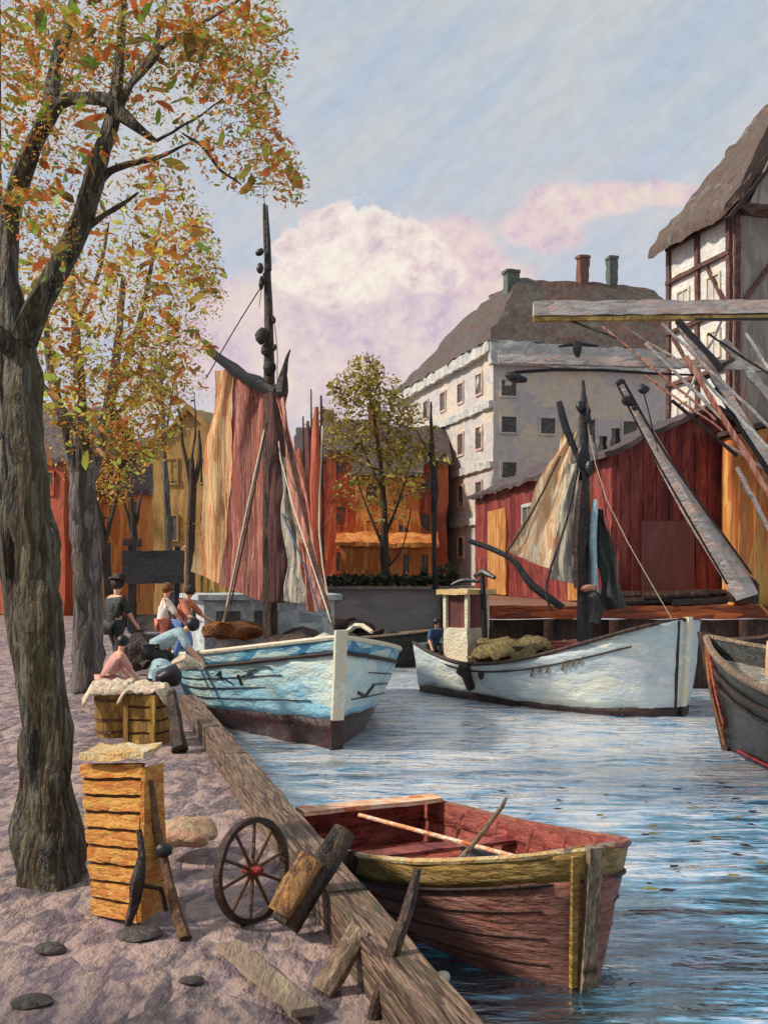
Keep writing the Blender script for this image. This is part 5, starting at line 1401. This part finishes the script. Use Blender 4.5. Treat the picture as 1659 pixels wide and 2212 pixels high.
# brush-like mottling of the thin high cloud
mp = nt.n('ShaderNodeMapping'); mp.inputs['Rotation'].default_value = (0, 0, .75); mp.inputs['Scale'].default_value = (1, 5, 1); nt.link(uv, mp.inputs[0])
n_st = nt.noise(mp.outputs[0], 22, 4, .65)
vw = nt.m('ADD', v, nt.m('MULTIPLY', nt.m('SUBTRACT', n_big.outputs[0], .5), .22))
vn = nt.m('DIVIDE', vw, .62, clamp=True)
base = ramp(nt, vn, ['d2c8c8', 'd2caca', 'ccc8ce', 'bfc4d0', 'bac2ce', 'bec5ca', 'c0c6c6', 'bec5c6'], pos=[0, .14, .3, .48, .6, .72, .86, 1], k=1.0)
mp = nt.n('ShaderNodeMapping'); mp.inputs['Rotation'].default_value = (0, 0, -.7); nt.link(uv, mp.inputs[0])
mp3 = nt.n('ShaderNodeMapping'); mp3.inputs['Scale'].default_value = (1, 4, 1); nt.link(mp.outputs[0], mp3.inputs[0])
n_st = nt.noise(mp3.outputs[0], 26, 4, .65)
n_pt = nt.noise(mp3.outputs[0], 4.5, 3, .55)
lilac = ramp(nt, n_pt.outputs[0], ['a8b8d4', 'b8c2d0', 'c4c7ca', 'd4ccc4'], pos=[.32, .46, .56, .7], k=1.0)
base = nt.mix(.5, base, lilac)
def ell(cx, cy, a, b):
    x = nt.m('DIVIDE', nt.m('SUBTRACT', u, (cx - CX) / F), a / F); y = nt.m('DIVIDE', nt.m('SUBTRACT', v, (HY - cy) / F), b / F)
    d = nt.m('SQRT', nt.m('ADD', nt.m('MULTIPLY', x, x), nt.m('MULTIPLY', y, y)))
    return d, y
def cloud(els, k=1.5, edge=(1.15, .8)):
    dd = None
    for e in els:
        d, _ = ell(*e)
        dd = d if dd is None else nt.m('SMOOTH_MIN', dd, d, .25)
    dd = nt.m('ADD', dd, nt.m('MULTIPLY', nt.m('SUBTRACT', n_mid.outputs[0], .5), k))
    dd = nt.m('ADD', dd, nt.m('MULTIPLY', nt.m('SUBTRACT', n_f.outputs[0], .5), k * .45))
    return nt.m('SUBTRACT', 1.0, nt.sstep(dd, edge[1], edge[0]))
tone = nt.m('ADD', nt.m('MULTIPLY', n_mid.outputs[0], .75), nt.m('MULTIPLY', n_f.outputs[0], .35))
pink = ramp(nt, tone, ['a99cb8', 'bfaec4', 'd6bfc8', 'e4cccb', 'e6d6c4', 'efe2d6'], pos=[.3, .42, .5, .58, .66, .78], k=1.0)
cream = ramp(nt, tone, ['b8aac2', 'd2bfc8', 'ead6d0', 'f2e6da', 'f5eee0'], pos=[.28, .42, .5, .58, .72], k=1.0)
low = cloud([(700, 770, 360, 150), (600, 670, 190, 90), (880, 650, 220, 130)], 1.3, (1.25, .7))
base = nt.mix(nt.m('MULTIPLY', low, .85), base, pink)
c2 = cloud([(970, 540, 120, 75), (1170, 495, 100, 50), (1320, 430, 110, 40), (1230, 440, 100, 50), (1430, 420, 90, 30), (1050, 600, 110, 50)], 1.7, (1.2, .75))
base = nt.mix(nt.m('MULTIPLY', c2, .9), base, pink)
c1 = cloud([(780, 500, 100, 68), (700, 545, 95, 68), (860, 545, 115, 72), (740, 605, 120, 60), (650, 600, 90, 40), (930, 590, 80, 40), (640, 540, 50, 40)], 2.6, (1.15, .85))
base = nt.mix(nt.m('MULTIPLY', c1, .95), base, cream)
hv = nt.n('ShaderNodeHueSaturation'); nt.put(hv.inputs['Value'], nt.m('ADD', .8, nt.m('ADD', nt.m('MULTIPLY', n_st.outputs[0], .22), nt.m('MULTIPLY', n_f.outputs[0], .2)))); nt.link(base, hv.inputs['Color'])
lay = nt.n('ShaderNodeVectorMath', operation='SCALE'); nt.link(hv.outputs[0], lay.inputs[0]); lay.inputs[3].default_value = 8.0
fin = nt.mix(.95, sky.outputs[0], lay.outputs[0])
nt.link(fin, bg.inputs[0]); bg.inputs[1].default_value = .1

L = bpy.data.lights.new('sun', 'SUN'); L.energy = 3.3; L.angle = math.radians(5); L.color = (1.0, .9, .76)
lo_ = bpy.data.objects.new('sun', L); C.objects.link(lo_); lo_.rotation_euler = ts.to_track_quat('Z', 'Y').to_euler()
cam = bpy.data.cameras.new('camera'); cam.sensor_fit = 'VERTICAL'; cam.sensor_height = 36; cam.lens = F / 2212 * 36
cam.shift_y = (HY - 1106) / 2212; cam.clip_end = 6000; cam.clip_start = .05
co = bpy.data.objects.new('camera', cam); C.objects.link(co); co.location = (0, 0, EYE); co.rotation_euler = (math.pi / 2, 0, 0)
sc = bpy.context.scene; sc.camera = co
sc.view_settings.view_transform = 'Standard'; sc.view_settings.look = 'None'; sc.view_settings.exposure = 0.42; sc.view_settings.gamma = 1.0
sc.render.resolution_x, sc.render.resolution_y = 767, 1024
